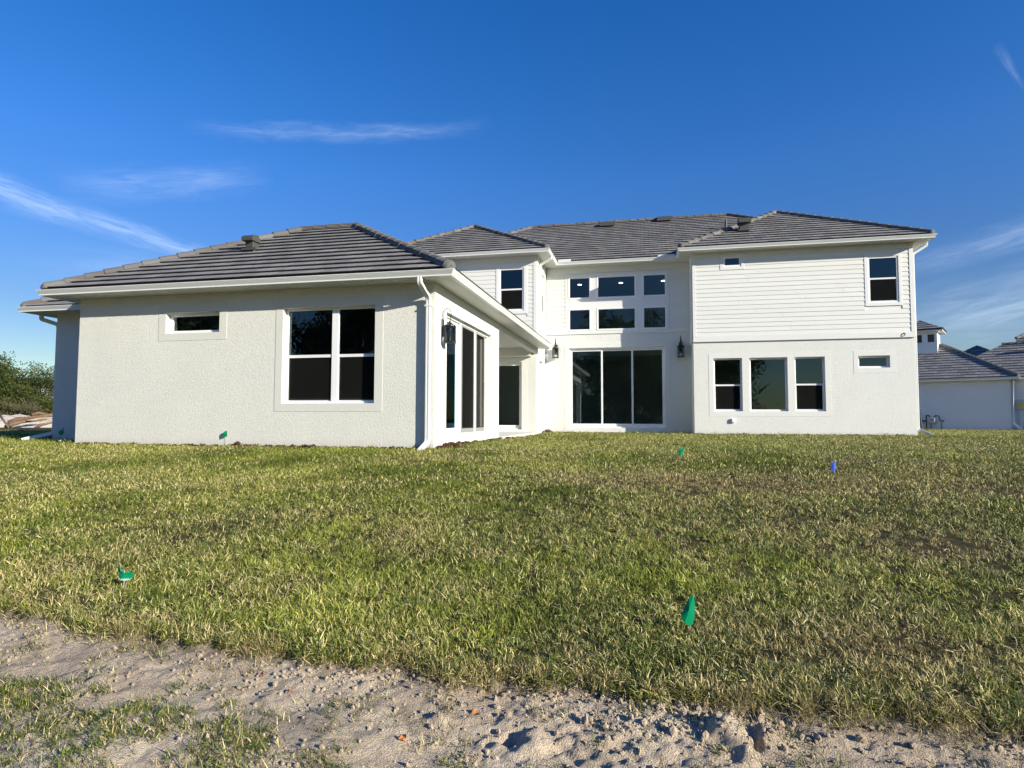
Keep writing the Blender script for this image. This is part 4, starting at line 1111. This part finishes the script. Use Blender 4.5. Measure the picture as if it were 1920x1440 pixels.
# gas meter
t = thing('gas_meter', 'grey gas meter with bent pipes standing at the neighbouring wall', 'gas meter', nworld(-3.72, -.28, -.02), -a25)
m_ = MB(); m_.taper([(0, -.10, .52), (0, -.02, .52), (0, .04, .52), (0, .10, .52)], [.12, .20, .20, .12], 14); m_.box(-.15, .15, -.10, .10, .50, .72); m_.build('meter_body', M_ALU, t, bevel=.01)
m_ = MB()
m_.tube([(-.10, 0, .66), (-.10, 0, .80), (-.16, 0, .86), (-.24, 0, .86), (-.28, 0, .80), (-.28, 0, 0)], .038, 8)
m_.tube([(.10, 0, .66), (.12, 0, .78), (.22, 0, .84), (.36, 0, .80), (.38, 0, .55), (.55, 0, .52), (.62, 0, .50)], .034, 8)
m_.tube([(.45, 0, .52), (.46, 0, 0)], .022, 8); m_.tube([(-.05, 0, .40), (-.06, 0, 0)], .03, 8); m_.box(-.50, -.26, -.06, .06, .46, .56)
m_.build('pipe', M_DARKMET, t)
t = thing('hose_post', 'thin dark standpipe in the lawn beside the tall white downspout', 'standpipe', nworld(-4.25, -.5, 0), -a25)
m_ = MB(); m_.taper([(.04, 0, -.05), (0, 0, .5), (-.03, 0, .95)], [.06, .05, .045], 8); m_.build('pipe', M_DARKMET, t)
m_ = MB(); m_.tube([(-.12, 0, .93), (.06, 0, .93)], .02, 6); m_.tube([(0, 0, .93), (.0, 0, 1.16)], .012, 6); m_.build('valve', M_DARKMET, t)

# ------------------------------------------------------------------ sand mound and felled wood
def at_d(px, py, d): return CAM+(FW+RT*(px-960)/F-UP*(py-720)/F)*d
mc = at_d(30, 800, 36)
gx2 = np.linspace(-18, 14, 110); gy2 = np.linspace(-3.0, 9, 44)
XX, YY = np.meshgrid(gx2, gy2)
dirx = np.array([RT[0], RT[1]]); dirx /= np.linalg.norm(dirx); diry = np.array([-dirx[1], dirx[0]])
WX = mc[0]+XX*dirx[0]+YY*diry[0]; WY = mc[1]+XX*dirx[1]+YY*diry[1]
hh = sstep(-3.0, -.2, YY)*sstep(9, 4, YY)*sstep(-18, -12, XX)*sstep(14, 8, XX)
WZ = -.75+hh*(.80+.55*(fbm(XX*.28+3, YY*.4, 71, 4)-.5)+.30*(fbm(XX*1.6, YY*1.8, 75, 4, .6)-.5))
m_ = MB(); ny, nx = XX.shape
ii = np.arange(ny*nx).reshape(ny, nx)
m_.v = [tuple(v) for v in np.stack([WX, WY, WZ], -1).reshape(-1, 3)]
m_.f = [tuple(int(k) for k in f) for f in np.stack([ii[:-1, :-1], ii[:-1, 1:], ii[1:, 1:], ii[1:, :-1]], -1).reshape(-1, 4)]
o_ = m_.build('sand_mound', M_SAND, None, smooth=True); o_['label'] = 'low mound of pale sand at the left edge beyond the lawn'; o_['category'] = 'mound'
def log(name, pts_px, d, rad, label, mat=M_LOG, grp='felled wood on the sand mound'):
    pts = [at_d(px, py, d+dd) for px, py, dd in pts_px]; b = pts[0]
    m_ = MB(); n = len(pts); rr = random.Random(len(label))
    m_.taper([Vector(p-b) for p in pts], [rad*(1-.6*i/(n-1))*rr.uniform(.85, 1.2) for i in range(n)], 9)
    o_ = m_.build(name, mat, None, smooth=True); o_.location = b; o_['label'] = label; o_['category'] = 'log'; o_['group'] = grp; return o_
log('felled_log', [(12, 801, 0), (24, 795, 0), (40, 791, .3), (60, 789, .8), (84, 787, 1.)], 33.2, .12, 'long brown log lying lowest on the sand mound, thick end to the left')
log('felled_log', [(16, 793, 0), (32, 786, .2), (50, 784, .2), (72, 781, .4), (100, 779, .6)], 34.6, .14, 'brown log lying behind the long one on the crest of the sand mound')
log('branch', [(50, 789, 0), (66, 787, .1), (84, 784, .2), (104, 783, .2)], 33.6, .05, 'pale thin branch lying across the felled logs', M_PALE)
log('branch', [(0, 778, 0), (8, 790, -.2), (19, 806, -.8)], 33.0, .06, 'thin grey stick leaning out of the sand at the very left edge', M_BARK)
log('felled_log', [(66, 804, 0), (76, 797, 0), (86, 795, .2), (102, 792, .4)], 33.0, .09, 'short brown stump piece beside the shaded set-back wall')
log('felled_log', [(60, 778, 0), (74, 774, .2), (90, 778, .3), (106, 777, .4)], 36.0, .12, 'brown log lying highest on the heap just left of the house')

# ------------------------------------------------------------------ trees
def make_tree(seed, h, spread, leaf, nleaf, mat, trunk_r=.16, lean=0, low=.25, dense=1., clump=.9):
    rng = random.Random(seed); tk = MB(); lf = MB(); tips = []
    def grow(p, d, L, r_, lev):
        n = 5; pts = [p]; rad = [r_]
        for i in range(n):
            d = (d+Vector((rng.gauss(0, .13), rng.gauss(0, .13), rng.gauss(.02, .07)))).normalized()
            p = p+d*(L/n); pts.append(p); rad.append(r_*(1-.62*(i+1)/n))
            if lev >= 1: tips.append((p.copy(), lev))
            if lev < 3 and i >= (1 if lev else int(n*low)):
                for _ in range(2 if lev < 2 else 1):
                    if rng.random() < (.95 if lev < 2 else .7):
                        a_ = rng.uniform(0, 6.283); s_ = rng.uniform(.6, 1.15)
                        nd = (d*math.cos(s_)+Vector((math.cos(a_), math.sin(a_), .15))*math.sin(s_)).normalized()
                        grow(p.copy(), nd, L*rng.uniform(.42, .66)*(spread if lev == 0 else 1), rad[-1]*.62, lev+1)
        tk.taper(pts, rad, 6 if lev else 9)
    grow(Vector((0, 0, -.3)), Vector((lean, 0, 1)).normalized(), h*.78, trunk_r, 0)
    tips = [t for t in tips if t[1] >= 2] or tips
    rn = np.random.RandomState(seed)
    for k in range(nleaf):
        c, _ = tips[rn.randint(len(tips))]
        q_ = rn.normal(0, 1, 3)*np.array([1, 1, .55])*clump*.36
        p = np.array(c)+q_; s_ = leaf*rn.uniform(.6, 1.4)
        a_ = rn.normal(0, 1, 3); a_ /= np.linalg.norm(a_); b_ = np.cross(a_, rn.normal(0, 1, 3)); b_ /= np.linalg.norm(b_)
        lf.add([p-a_*s_, p+b_*s_*.42, p+a_*s_, p-b_*s_*.42], [(0, 1, 2, 3)])
    mt = tk.mesh('trunk', True); mt.materials.append(M_BARK)
    ml = lf.mesh('crown', recalc=False); ml.materials.append(mat)
    return mt, ml
PROTO = {'green': make_tree(1, 5.6, 1.15, .115, 9000, M_LEAF, .15, .1, .2, clump=1.25),
         'wide': make_tree(5, 5.0, 1.3, .11, 8000, M_LEAF, .14, -.12, .2, clump=1.1),
         'dull': make_tree(9, 5.4, .9, .085, 6000, M_LEAFD, .12, .05, .15, clump=.9),
         'bush': make_tree(13, 2.2, 1.5, .085, 5200, M_BRUSH, .05, 0, .05, clump=.8),
         'gbush': make_tree(17, 2.6, 1.4, .10, 5200, M_LEAF, .06, 0, .05, clump=.9),
         'tall': make_tree(23, 11.5, 1.05, .21, 6500, M_LEAFD, .26, .1, .25, clump=1.5),
         'tall2': make_tree(29, 12.5, .9, .21, 6000, M_LEAFD, .28, -.08, .3, clump=1.5)}
def tree(proto, x, y, z, s, rz, label, name='tree', cat='tree', group=None):
    t = thing(name, label, cat, (x, y, z), rz, group); t.scale = (s, s, s)
    for nm, me_ in zip(('trunk', 'crown'), PROTO[proto]):
        o_ = bpy.data.objects.new(nm, me_); COL.objects.link(o_); o_.parent = t
    return t
GT = 'trees beyond the sand mound'
def tr(px, d, proto, s, rz, label, **kw):
    p = at_d(px, 800, d); tree(proto, p[0], p[1], -.6, s, rz, label, group=GT, **kw)
tr(-6, 47, 'green', .72, .3, 'leafy green tree with the tallest crown at the left edge of the photo')
tr(28, 50, 'wide', .66, 1.3, 'green tree whose branch reaches out into the sky right of the tallest crown')
tr(60, 54, 'green', .56, 4.0, 'yellowish green round-topped tree in the middle of the row')
tr(88, 51, 'dull', .72, 2.0, 'thin grey-green tree standing nearest the shaded house wall')
tr(112, 56, 'dull', .70, 5.0, 'grey-green tree mostly hidden behind the shaded house wall')
tr(-60, 50, 'wide', .85, 2.2, 'green tree standing just outside the left edge')
tr(-130, 52, 'green', .8, 5.2, 'green tree standing farther outside the left edge')
for k, (px, d, pr_, s_) in enumerate(((-20, 45, 'bush', .7), (10, 46, 'gbush', .75), (36, 45, 'bush', .66), (58, 47, 'gbush', .7), (78, 45, 'bush', .62), (102, 46, 'gbush', .7), (-55, 46, 'bush', .8), (124, 47, 'bush', .8))):
    lab = ['brown brush bush at the left edge behind the sand', 'green bush low under the tallest crown', 'dry brown bush in the middle behind the logs', 'green bush right behind the highest log',
           'dry bush beneath the thin grey-green tree', 'green bush touching the shaded wall in view', 'brown bush just outside the left edge', 'brown bush hidden behind the set-back wall'][k]
    tr(px, d, pr_, s_, k*1.1, lab, name='bush', cat='bush')
# trees behind the camera, mirrored in the panes
for k, (x, y, pr_, s_) in enumerate(((-52, -36, 'tall', 1.1), (-45, -40, 'tall2', 1.15), (-39, -37, 'tall', 1.2), (-33, -38, 'tall2', 1.05), (-28, -42, 'tall', 1.1), (-21, -39, 'tall2', 1.05), (-15.5, -43, 'tall', .95), (-9.5, -38, 'tall2', .95), (-4.0, -42, 'tall', 1.0), (0.8, -38, 'tall2', .88), (5.2, -40, 'tall', 1.08), (9.0, -42, 'tall2', .95), (12.2, -40, 'tall', .85))):
    tree(pr_, x, y, -1.8, s_, k*1.7, 'tall tree behind the viewpoint whose crown is mirrored in the house glass', group='trees mirrored in the glass')
for k in range(18):
    tree('bush', -56+k*4.0, -35-(k*7 % 4), -1.6, 1.7+.3*(k % 3), k*1.3, 'broad bush behind the viewpoint, mirrored low in the house glass', name='bush', cat='bush', group='bushes mirrored in the glass')

# ------------------------------------------------------------------ GRASS
def blade_clump(seed, n, rad, hmin, hmax, wmin, wmax, flop=.5):
    rn = np.random.RandomState(seed); vs = []; fs = []; rnd = []; tip = []
    for k in range(n):
        a_ = rn.rand()*6.283; r_ = rad*math.sqrt(rn.rand()); bx, by = r_*math.cos(a_), r_*math.sin(a_)
        h = rn.uniform(hmin, hmax); w_ = rn.uniform(wmin, wmax)/2; ya_ = rn.rand()*6.283
        ca, sa = math.cos(ya_), math.sin(ya_); le = rn.uniform(.15, 1.)*flop
        if rn.rand() < .30: le += rn.uniform(.5, 1.3)
        seg = 3; f_ = rn.uniform(-.5, .5); b = len(vs); rv = rn.rand()
        wx, wy = -sa*math.cos(f_)+ca*math.sin(f_)*.5, ca*math.cos(f_)+sa*math.sin(f_)*.5
        px, pz = 0., -.006; ang = math.pi/2-rn.uniform(0, .75)*min(le, 1.4)
        for i in range(seg+1):
            t_ = i/seg; ww = w_*(1-t_**2.2)*(1 if i else .8)
            if i < seg:
                vs += [(bx+ca*px+wx*ww, by+sa*px+wy*ww, pz), (bx+ca*px-wx*ww, by+sa*px-wy*ww, pz)]; rnd += [rv]*2; tip += [t_]*2
            else: vs.append((bx+ca*px, by+sa*px, pz)); rnd.append(rv); tip.append(1.)
            ang -= le*1.15/seg*(1+t_)
            px += math.cos(ang)*h/seg; pz += math.sin(ang)*h/seg
            pz = max(pz, .002)
        for i in range(seg-1): fs.append((b+2*i, b+2*i+1, b+2*i+3, b+2*i+2))
        fs.append((b+2*seg-2, b+2*seg-1, b+2*seg))
    me_ = bpy.data.meshes.new('grass_clump'); me_.from_pydata(vs, [], fs)
    for nm, dat in (('rnd', rnd), ('tip', tip)):
        at = me_.attributes.new(nm, 'FLOAT', 'POINT'); at.data.foreach_set('value', np.array(dat, np.float32))
    me_.polygons.foreach_set('use_smooth', [True]*len(me_.polygons)); me_.update(); me_.materials.append(M_GRASS); return me_
gc = bpy.data.collections.new('grass_sources')
protos = [blade_clump(100+i, 17, .040, .028, .068, .0026, .0058, 1.3) for i in range(8)]
protos += [blade_clump(200+i, 26, .11, .028, .062, .0045, .0085, 1.2) for i in range(6)]        # wider ones for far off
protos += [blade_clump(300+i, 14, .05, .05, .12, .0018, .0035, 1.3) for i in range(4)]        # thin straw wisps
for i, me_ in enumerate(protos):
    o_ = bpy.data.objects.new('%03d_grass_clump' % i, me_); gc.objects.link(o_)

def scatter(name, P, rot, scl, idx_, dry, var, label):
    me_ = bpy.data.meshes.new(name); me_.vertices.add(len(P)); me_.vertices.foreach_set('co', P.astype(np.float32).ravel())
    def A(nm, ty, d, key='value'): at = me_.attributes.new(nm, ty, 'POINT'); at.data.foreach_set(key, d.ravel())
    A('rot', 'FLOAT_VECTOR', rot.astype(np.float32), 'vector'); A('scl', 'FLOAT', scl.astype(np.float32)); A('pick', 'INT', idx_.astype(np.int32))
    A('dry', 'FLOAT', dry.astype(np.float32)); A('var', 'FLOAT', var.astype(np.float32))
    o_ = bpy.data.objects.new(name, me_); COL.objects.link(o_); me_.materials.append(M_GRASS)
    ng = bpy.data.node_groups.new(name+'_nodes', 'GeometryNodeTree')
    ng.interface.new_socket('Geometry', in_out='INPUT', socket_type='NodeSocketGeometry'); ng.interface.new_socket('Geometry', in_out='OUTPUT', socket_type='NodeSocketGeometry')
    n = ng.nodes; l = ng.links; gi = n.new('NodeGroupInput'); go = n.new('NodeGroupOutput')
    ci = n.new('GeometryNodeCollectionInfo'); ci.inputs['Collection'].default_value = gc; ci.inputs['Separate Children'].default_value = True; ci.inputs['Reset Children'].default_value = True
    ip = n.new('GeometryNodeInstanceOnPoints'); ip.inputs['Pick Instance'].default_value = True
    def na(nm, ty): x = n.new('GeometryNodeInputNamedAttribute'); x.data_type = ty; x.inputs['Name'].default_value = nm; return x.outputs['Attribute']
    l.new(gi.outputs[0], ip.inputs['Points']); l.new(ci.outputs[0], ip.inputs['Instance']); l.new(na('pick', 'INT'), ip.inputs['Instance Index'])
    l.new(na('rot', 'FLOAT_VECTOR'), ip.inputs['Rotation']); l.new(na('scl', 'FLOAT'), ip.inputs['Scale']); l.new(ip.outputs[0], go.inputs[0])
    md = o_.modifiers.new('scatter', 'NODES'); md.node_group = ng
    o_['kind'] = 'stuff'; o_['label'] = label; return o_

rn = np.random.RandomState(42)
# candidate points in polar coordinates round the viewpoint; density falls with distance
def candidates(n, d0, d1, power):
    half = R(62)
    u_ = rn.rand(n); k = 2-power
    d = (d0**k+u_*(d1**k-d0**k))**(1/k)
    th = YAW+rn.uniform(-half, half, n)
    return CAM[0]+d*np.sin(th), CAM[1]+d*np.cos(th), d
x1, y1, d1 = candidates(330000, 1.6, 42, 1.5)
def inside_house(x, y):
    m = (x > XA-.0) & (x < 0.02) & (y > 0.0) & (y < 11)
    m |= (x > XF) & (x < XA+.1) & (y > 1.5) & (y < 23)
    m |= (x > XF) & (x < XE+.03) & (y > YE)
    m |= (x > XE) & (x < XD0) & (y > YC)
    m |= (x > XD0) & (x < XD1) & (y > YD) & (y < 23.3)
    c_, s_ = math.cos(a25), math.sin(a25); lx = (x-24.042)*c_-(y-29.257)*s_; ly = (x-24.042)*s_+(y-29.257)*c_
    m |= (ly > 0) & (lx < 0) & (lx > -10)
    m |= (ly > .6) & (lx > -1)
    return m
onlawn = (y1 > dirt_edge(x1)+.012)
keep = onlawn & ~inside_house(x1, y1) & ~((x1 < -10.5) & (y1 > 9.5+.25*(x1+20)))
lxs = (x1-mc[0])*dirx[0]+(y1-mc[1])*dirx[1]; lys = (x1-mc[0])*diry[0]+(y1-mc[1])*diry[1]
keep &= ~((lys > -2.2) & (x1 < -9))
# thin, browned and bare patches taken from where the photograph shows them
PATCH = [((1235, 905), 1.1, .55, .50), ((1480, 915), 1.3, .5, .32), ((1700, 905), 1.6, .35, .30), ((1760, 1030), .45, .35, .75), ((1880, 925), .6, .3, .8), ((640, 915), 1.0, .4, .38), ((60, 1075), .5, .3, .45),
         ((260, 1040), .35, .15, .4), ((770, 1000), .3, .2, .3), ((1450, 1060), .3, .2, -.5), ((1320, 1110), .6, .4, -.35), ((980, 1160), .5, .25, -.25), ((1600, 1180), .55, .5, .40), ((1750, 1250), .6, .3, .35), ((1800, 870), 2.2, .3, .15),
         ((1560, 925), .4, .2, .45), ((1320, 862), .5, .3, .55), ((560, 880), 3., .5, .10), ((150, 900), 3., .8, .12), ((1100, 830), 4., 1.2, .12), ((330, 1180), .4, .12, .55), ((120, 1130), .35, .15, .6), ((960, 985), .8, .3, .2), ((900, 880), 1., .5, -.25), ((1700, 960), 1., .4, .12)]
dry = .06+.15*sstep(-1, 7, x1)+.95*(fbm(x1*.55, y1*.75, 81, 4, .6)-.42)+.75*(fbm(x1*2.6, y1*2.6, 85, 3)-.5)
bare = np.zeros_like(dry)
for (pp, rx, ry, amt) in PATCH:
    p = gpt(*pp); q_ = np.exp(-(((x1-p[0])/rx)**2+((y1-p[1])/ry)**2)); q_ = q_*(.55+.9*fbm(x1*5, y1*5, 87, 3))
    dry += amt*q_
    if amt > .45: bare += (amt-.35)*1.3*q_
dry += .8*sstep(.16, .0, y1-dirt_edge(x1))*sstep(.50, .7, fbm(x1*2.4, y1*2.4, 88, 2))
for pp in ((300, 1160), (480, 1215), (60, 1140), (1310, 1315), (1560, 1330)):
    p = gpt(*pp); dry += .9*np.exp(-(((x1-p[0])/.13)**2+((y1-p[1])/.07)**2))
keep &= rn.rand(len(x1)) > np.clip(bare, 0, .9)
keep &= rn.rand(len(x1)) > .70*sstep(.52, .68, fbm(x1*6.5, y1*6.5, 93, 3, .6))*sstep(13, 6, d1)
keep &= rn.rand(len(x1)) > .6*sstep(.55, .68, fbm(x1*1.5+5, y1*2.6, 97, 4, .6))*sstep(.3, .6, (x1-CAM[0])*.10+.45)
x1, y1, d1, dry = x1[keep], y1[keep], d1[keep], dry[keep]
far = rn.rand(len(x1)) < sstep(5.5, 10, d1)
pick = np.where(far, rn.randint(8, 14, len(x1)), rn.randint(0, 8, len(x1)))
scl = rn.uniform(.55, 1.25, len(x1))*(1+.30*sstep(9, 28, d1))*(.55+.85*fbm(x1*2.1, y1*2.1, 91, 4, .6))
scl *= 1-.35*np.clip(dry-.5, 0, 1)
rot = np.stack([rn.normal(0, .34, len(x1)), rn.normal(0, .34, len(x1)), rn.rand(len(x1))*6.283], -1)
var = np.clip(fbm(x1*1.1, y1*1.1, 95, 3)*1.5-.3+rn.normal(0, .10, len(x1)), 0, 1)
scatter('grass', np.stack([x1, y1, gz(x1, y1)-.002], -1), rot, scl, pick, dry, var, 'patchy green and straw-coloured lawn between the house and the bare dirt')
# weeds and straw on the bare strip
n2 = 24000
x2 = rn.uniform(-2.0, 6.5, n2); y2 = dirt_edge(x2)-np.abs(rn.normal(0, 1, n2))*.55-.0
dd = dirt_edge(x2)-y2
dens = sstep(.50, .60, fbm(x2*4.5+9, y2*5.5, 101, 3, .6))*sstep(.38, .56, dd)*sstep(4.0, 3.4, x2)+.10*sstep(.52, .62, fbm(x2*7, y2*7, 105, 3))+.01+.75*sstep(.50, .58, fbm(x2*3.4+2, y2*4.5, 107, 4, .6))*sstep(.46, .66, dd)*sstep(3.6, 2.9, x2)+1.*np.exp(-(((x2-5.0)/.16)**2+((y2+8.30)/.07)**2))
k2 = (rn.rand(n2) < dens) & (y2 > -9.9)
x2, y2, dd = x2[k2], y2[k2], dd[k2]
green2 = sstep(.15, .35, dd)+.2
straw = rn.rand(len(x2)) < .35
scatter('weeds', np.stack([x2, y2, gz(x2, y2)-.045+dirt_h(x2, y2)-.004], -1), np.stack([rn.normal(0, .25, len(x2)), rn.normal(0, .25, len(x2)), rn.rand(len(x2))*6.283], -1),
        rn.uniform(.40, 1.0, len(x2)), np.where(straw, rn.randint(14, 18, len(x2)), rn.randint(0, 8, len(x2))),
        np.where(green2 > rn.rand(len(x2))*1.3, rn.uniform(-.1, .40, len(x2)), rn.uniform(.6, 1.1, len(x2))), rn.uniform(-.2, .4, len(x2)), 'sparse weeds and dry grass wisps on the bare strip')
# dead straw hanging over the sod edge
n3 = 2600
x3 = rn.uniform(-2.5, 7, n3); y3 = dirt_edge(x3)+rn.normal(.015, .045, n3)
k3 = rn.rand(n3) < .12+.6*sstep(.52, .66, fbm(x3*2.7, x3*0, 103, 3))
for pp in ((300, 1165), (480, 1220), (1310, 1325), (1560, 1340)):
    p = gpt(*pp); k3 |= (np.abs(x3-p[0]) < .12) & (np.abs(y3-dirt_edge(x3)) < .09)
x3, y3 = x3[k3], y3[k3]
scatter('dead_grass', np.stack([x3, y3, gz(x3, y3)-.012], -1), np.stack([rn.normal(.35, .3, len(x3)), rn.normal(0, .3, len(x3)), rn.normal(0, .7, len(x3))], -1),
        rn.uniform(.45, .95, len(x3)), rn.randint(14, 18, len(x3)), rn.uniform(.9, 1.3, len(x3)), rn.uniform(0, 1, len(x3)), 'dry straw-coloured blades along the edge of the sod')
# green blades drooping over the edge
n4 = 1500
x4 = rn.uniform(-2.5, 7, n4); y4 = dirt_edge(x4)+rn.uniform(-.01, .04, n4)
scatter('edge_grass', np.stack([x4, y4, gz(x4, y4)-.010], -1), np.stack([rn.normal(.45, .35, n4), rn.normal(0, .35, n4), rn.normal(0, .8, n4)], -1),
        rn.uniform(.45, 1.0, n4), rn.randint(0, 8, n4), rn.uniform(-.1, .45, n4), rn.uniform(0, .7, n4), 'green and straw blades drooping over the cut edge of the sod')
# loose crumbs of soil and little stones on the strip
def crumbs():
    rn = np.random.RandomState(77); n = 26000
    x = rn.uniform(-1.8, 6.3, n); y = dirt_edge(x)-np.abs(rn.normal(0, 1, n))*.55-.0
    k = (y > -9.6) & (rn.rand(n) < (.18+.82*sstep(.40, .62, fbm(x*2.2, y*3, 111, 3)))*(.22+.78*sstep(1.6, 3.4, x))); x, y = x[k], y[k]; n = len(x)
    ico = np.array([(0, 0, -1), (.72, -.53, -.45), (-.28, -.85, -.45), (-.89, 0, -.45), (-.28, .85, -.45), (.72, .53, -.45), (.28, -.85, .45), (-.72, -.53, .45), (-.72, .53, .45), (.28, .85, .45), (.89, 0, .45), (0, 0, 1)])
    fc = np.array([(0, 1, 2), (1, 0, 5), (0, 2, 3), (0, 3, 4), (0, 4, 5), (1, 5, 10), (2, 1, 6), (3, 2, 7), (4, 3, 8), (5, 4, 9), (1, 10, 6), (2, 6, 7), (3, 7, 8), (4, 8, 9), (5, 9, 10), (6, 10, 11), (7, 6, 11), (8, 7, 11), (9, 8, 11), (10, 9, 11)])
    s = .0034*np.exp(rn.normal(0, .68, n)); s = np.clip(s, .0014, .011+.007*sstep(2.6, 3.6, x))
    z = gz(x, y)-.045+dirt_h(x, y)+s*.3
    j = rn.uniform(.65, 1.3, (n, 12, 1)); sc = (s[:, None]*rn.uniform(.7, 1.35, (n, 3)))[:, None, :]
    V = ico[None]*j*sc+np.stack([x, y, z], -1)[:, None, :]
    Fc = fc[None]+(np.arange(n)*12)[:, None, None]
    m_ = MB(); m_.v = [tuple(v) for v in V.reshape(-1, 3)]; m_.f = [tuple(int(q) for q in f) for f in Fc.reshape(-1, 3)]
    me_ = bpy.data.meshes.new('soil_crumbs'); me_.from_pydata(m_.v, [], m_.f)
    at = me_.attributes.new('dirt', 'FLOAT', 'POINT'); at.data.foreach_set('value', np.ones(n*12, np.float32))
    me_.materials.append(M_GROUND); o_ = bpy.data.objects.new('soil_crumbs', me_); COL.objects.link(o_); o_['kind'] = 'stuff'; o_['label'] = 'crumbs of sandy soil and tiny stones on the bare strip'
crumbs()
# a few fallen leaves
M_RUST = painted('rust_leaf', (.22, .07, .03), .6, .1)
M_ORANGE = painted('orange_leaf', (.42, .17, .05), .6, .1)
for px, py, mt, s_, lab in ((493, 1266, M_RUST, .018, 'rust-red fallen leaf just below the sod edge at the left'), (546, 1300, M_RUST, .016, 'rust-red fallen leaf lying lower on the bare soil'), (753, 1380, M_ORANGE, .020, 'orange fallen leaf at the bottom of the photo left of centre'), (890, 1330, M_ORANGE, .022, 'long tan-orange curled leaf on the bare soil in the middle')):
    p = gpt(px, py, -.04)
    z_ = float(gz(p[0], p[1]))-.045+float(dirt_h(np.array([p[0]]), np.array([p[1]]))[0])
    m_ = MB(); m_.prism([(-s_, 0, .004), (-s_*.3, s_*.5, .012), (s_*.6, s_*.35, .010), (s_*1.2, 0, .002), (s_*.5, -s_*.4, .014), (-s_*.4, -s_*.45, .010)], [(-s_, 0, .003), (-s_*.3, s_*.5, .011), (s_*.6, s_*.35, .009), (s_*1.2, 0, .001), (s_*.5, -s_*.4, .013), (-s_*.4, -s_*.45, .009)])
    o_ = m_.build('fallen_leaf', mt); o_.location = (p[0], p[1], z_+.004); o_.rotation_euler = (.5, .2, px*.1); o_['label'] = lab; o_['category'] = 'leaf'; o_['group'] = 'fallen leaves on the bare strip'
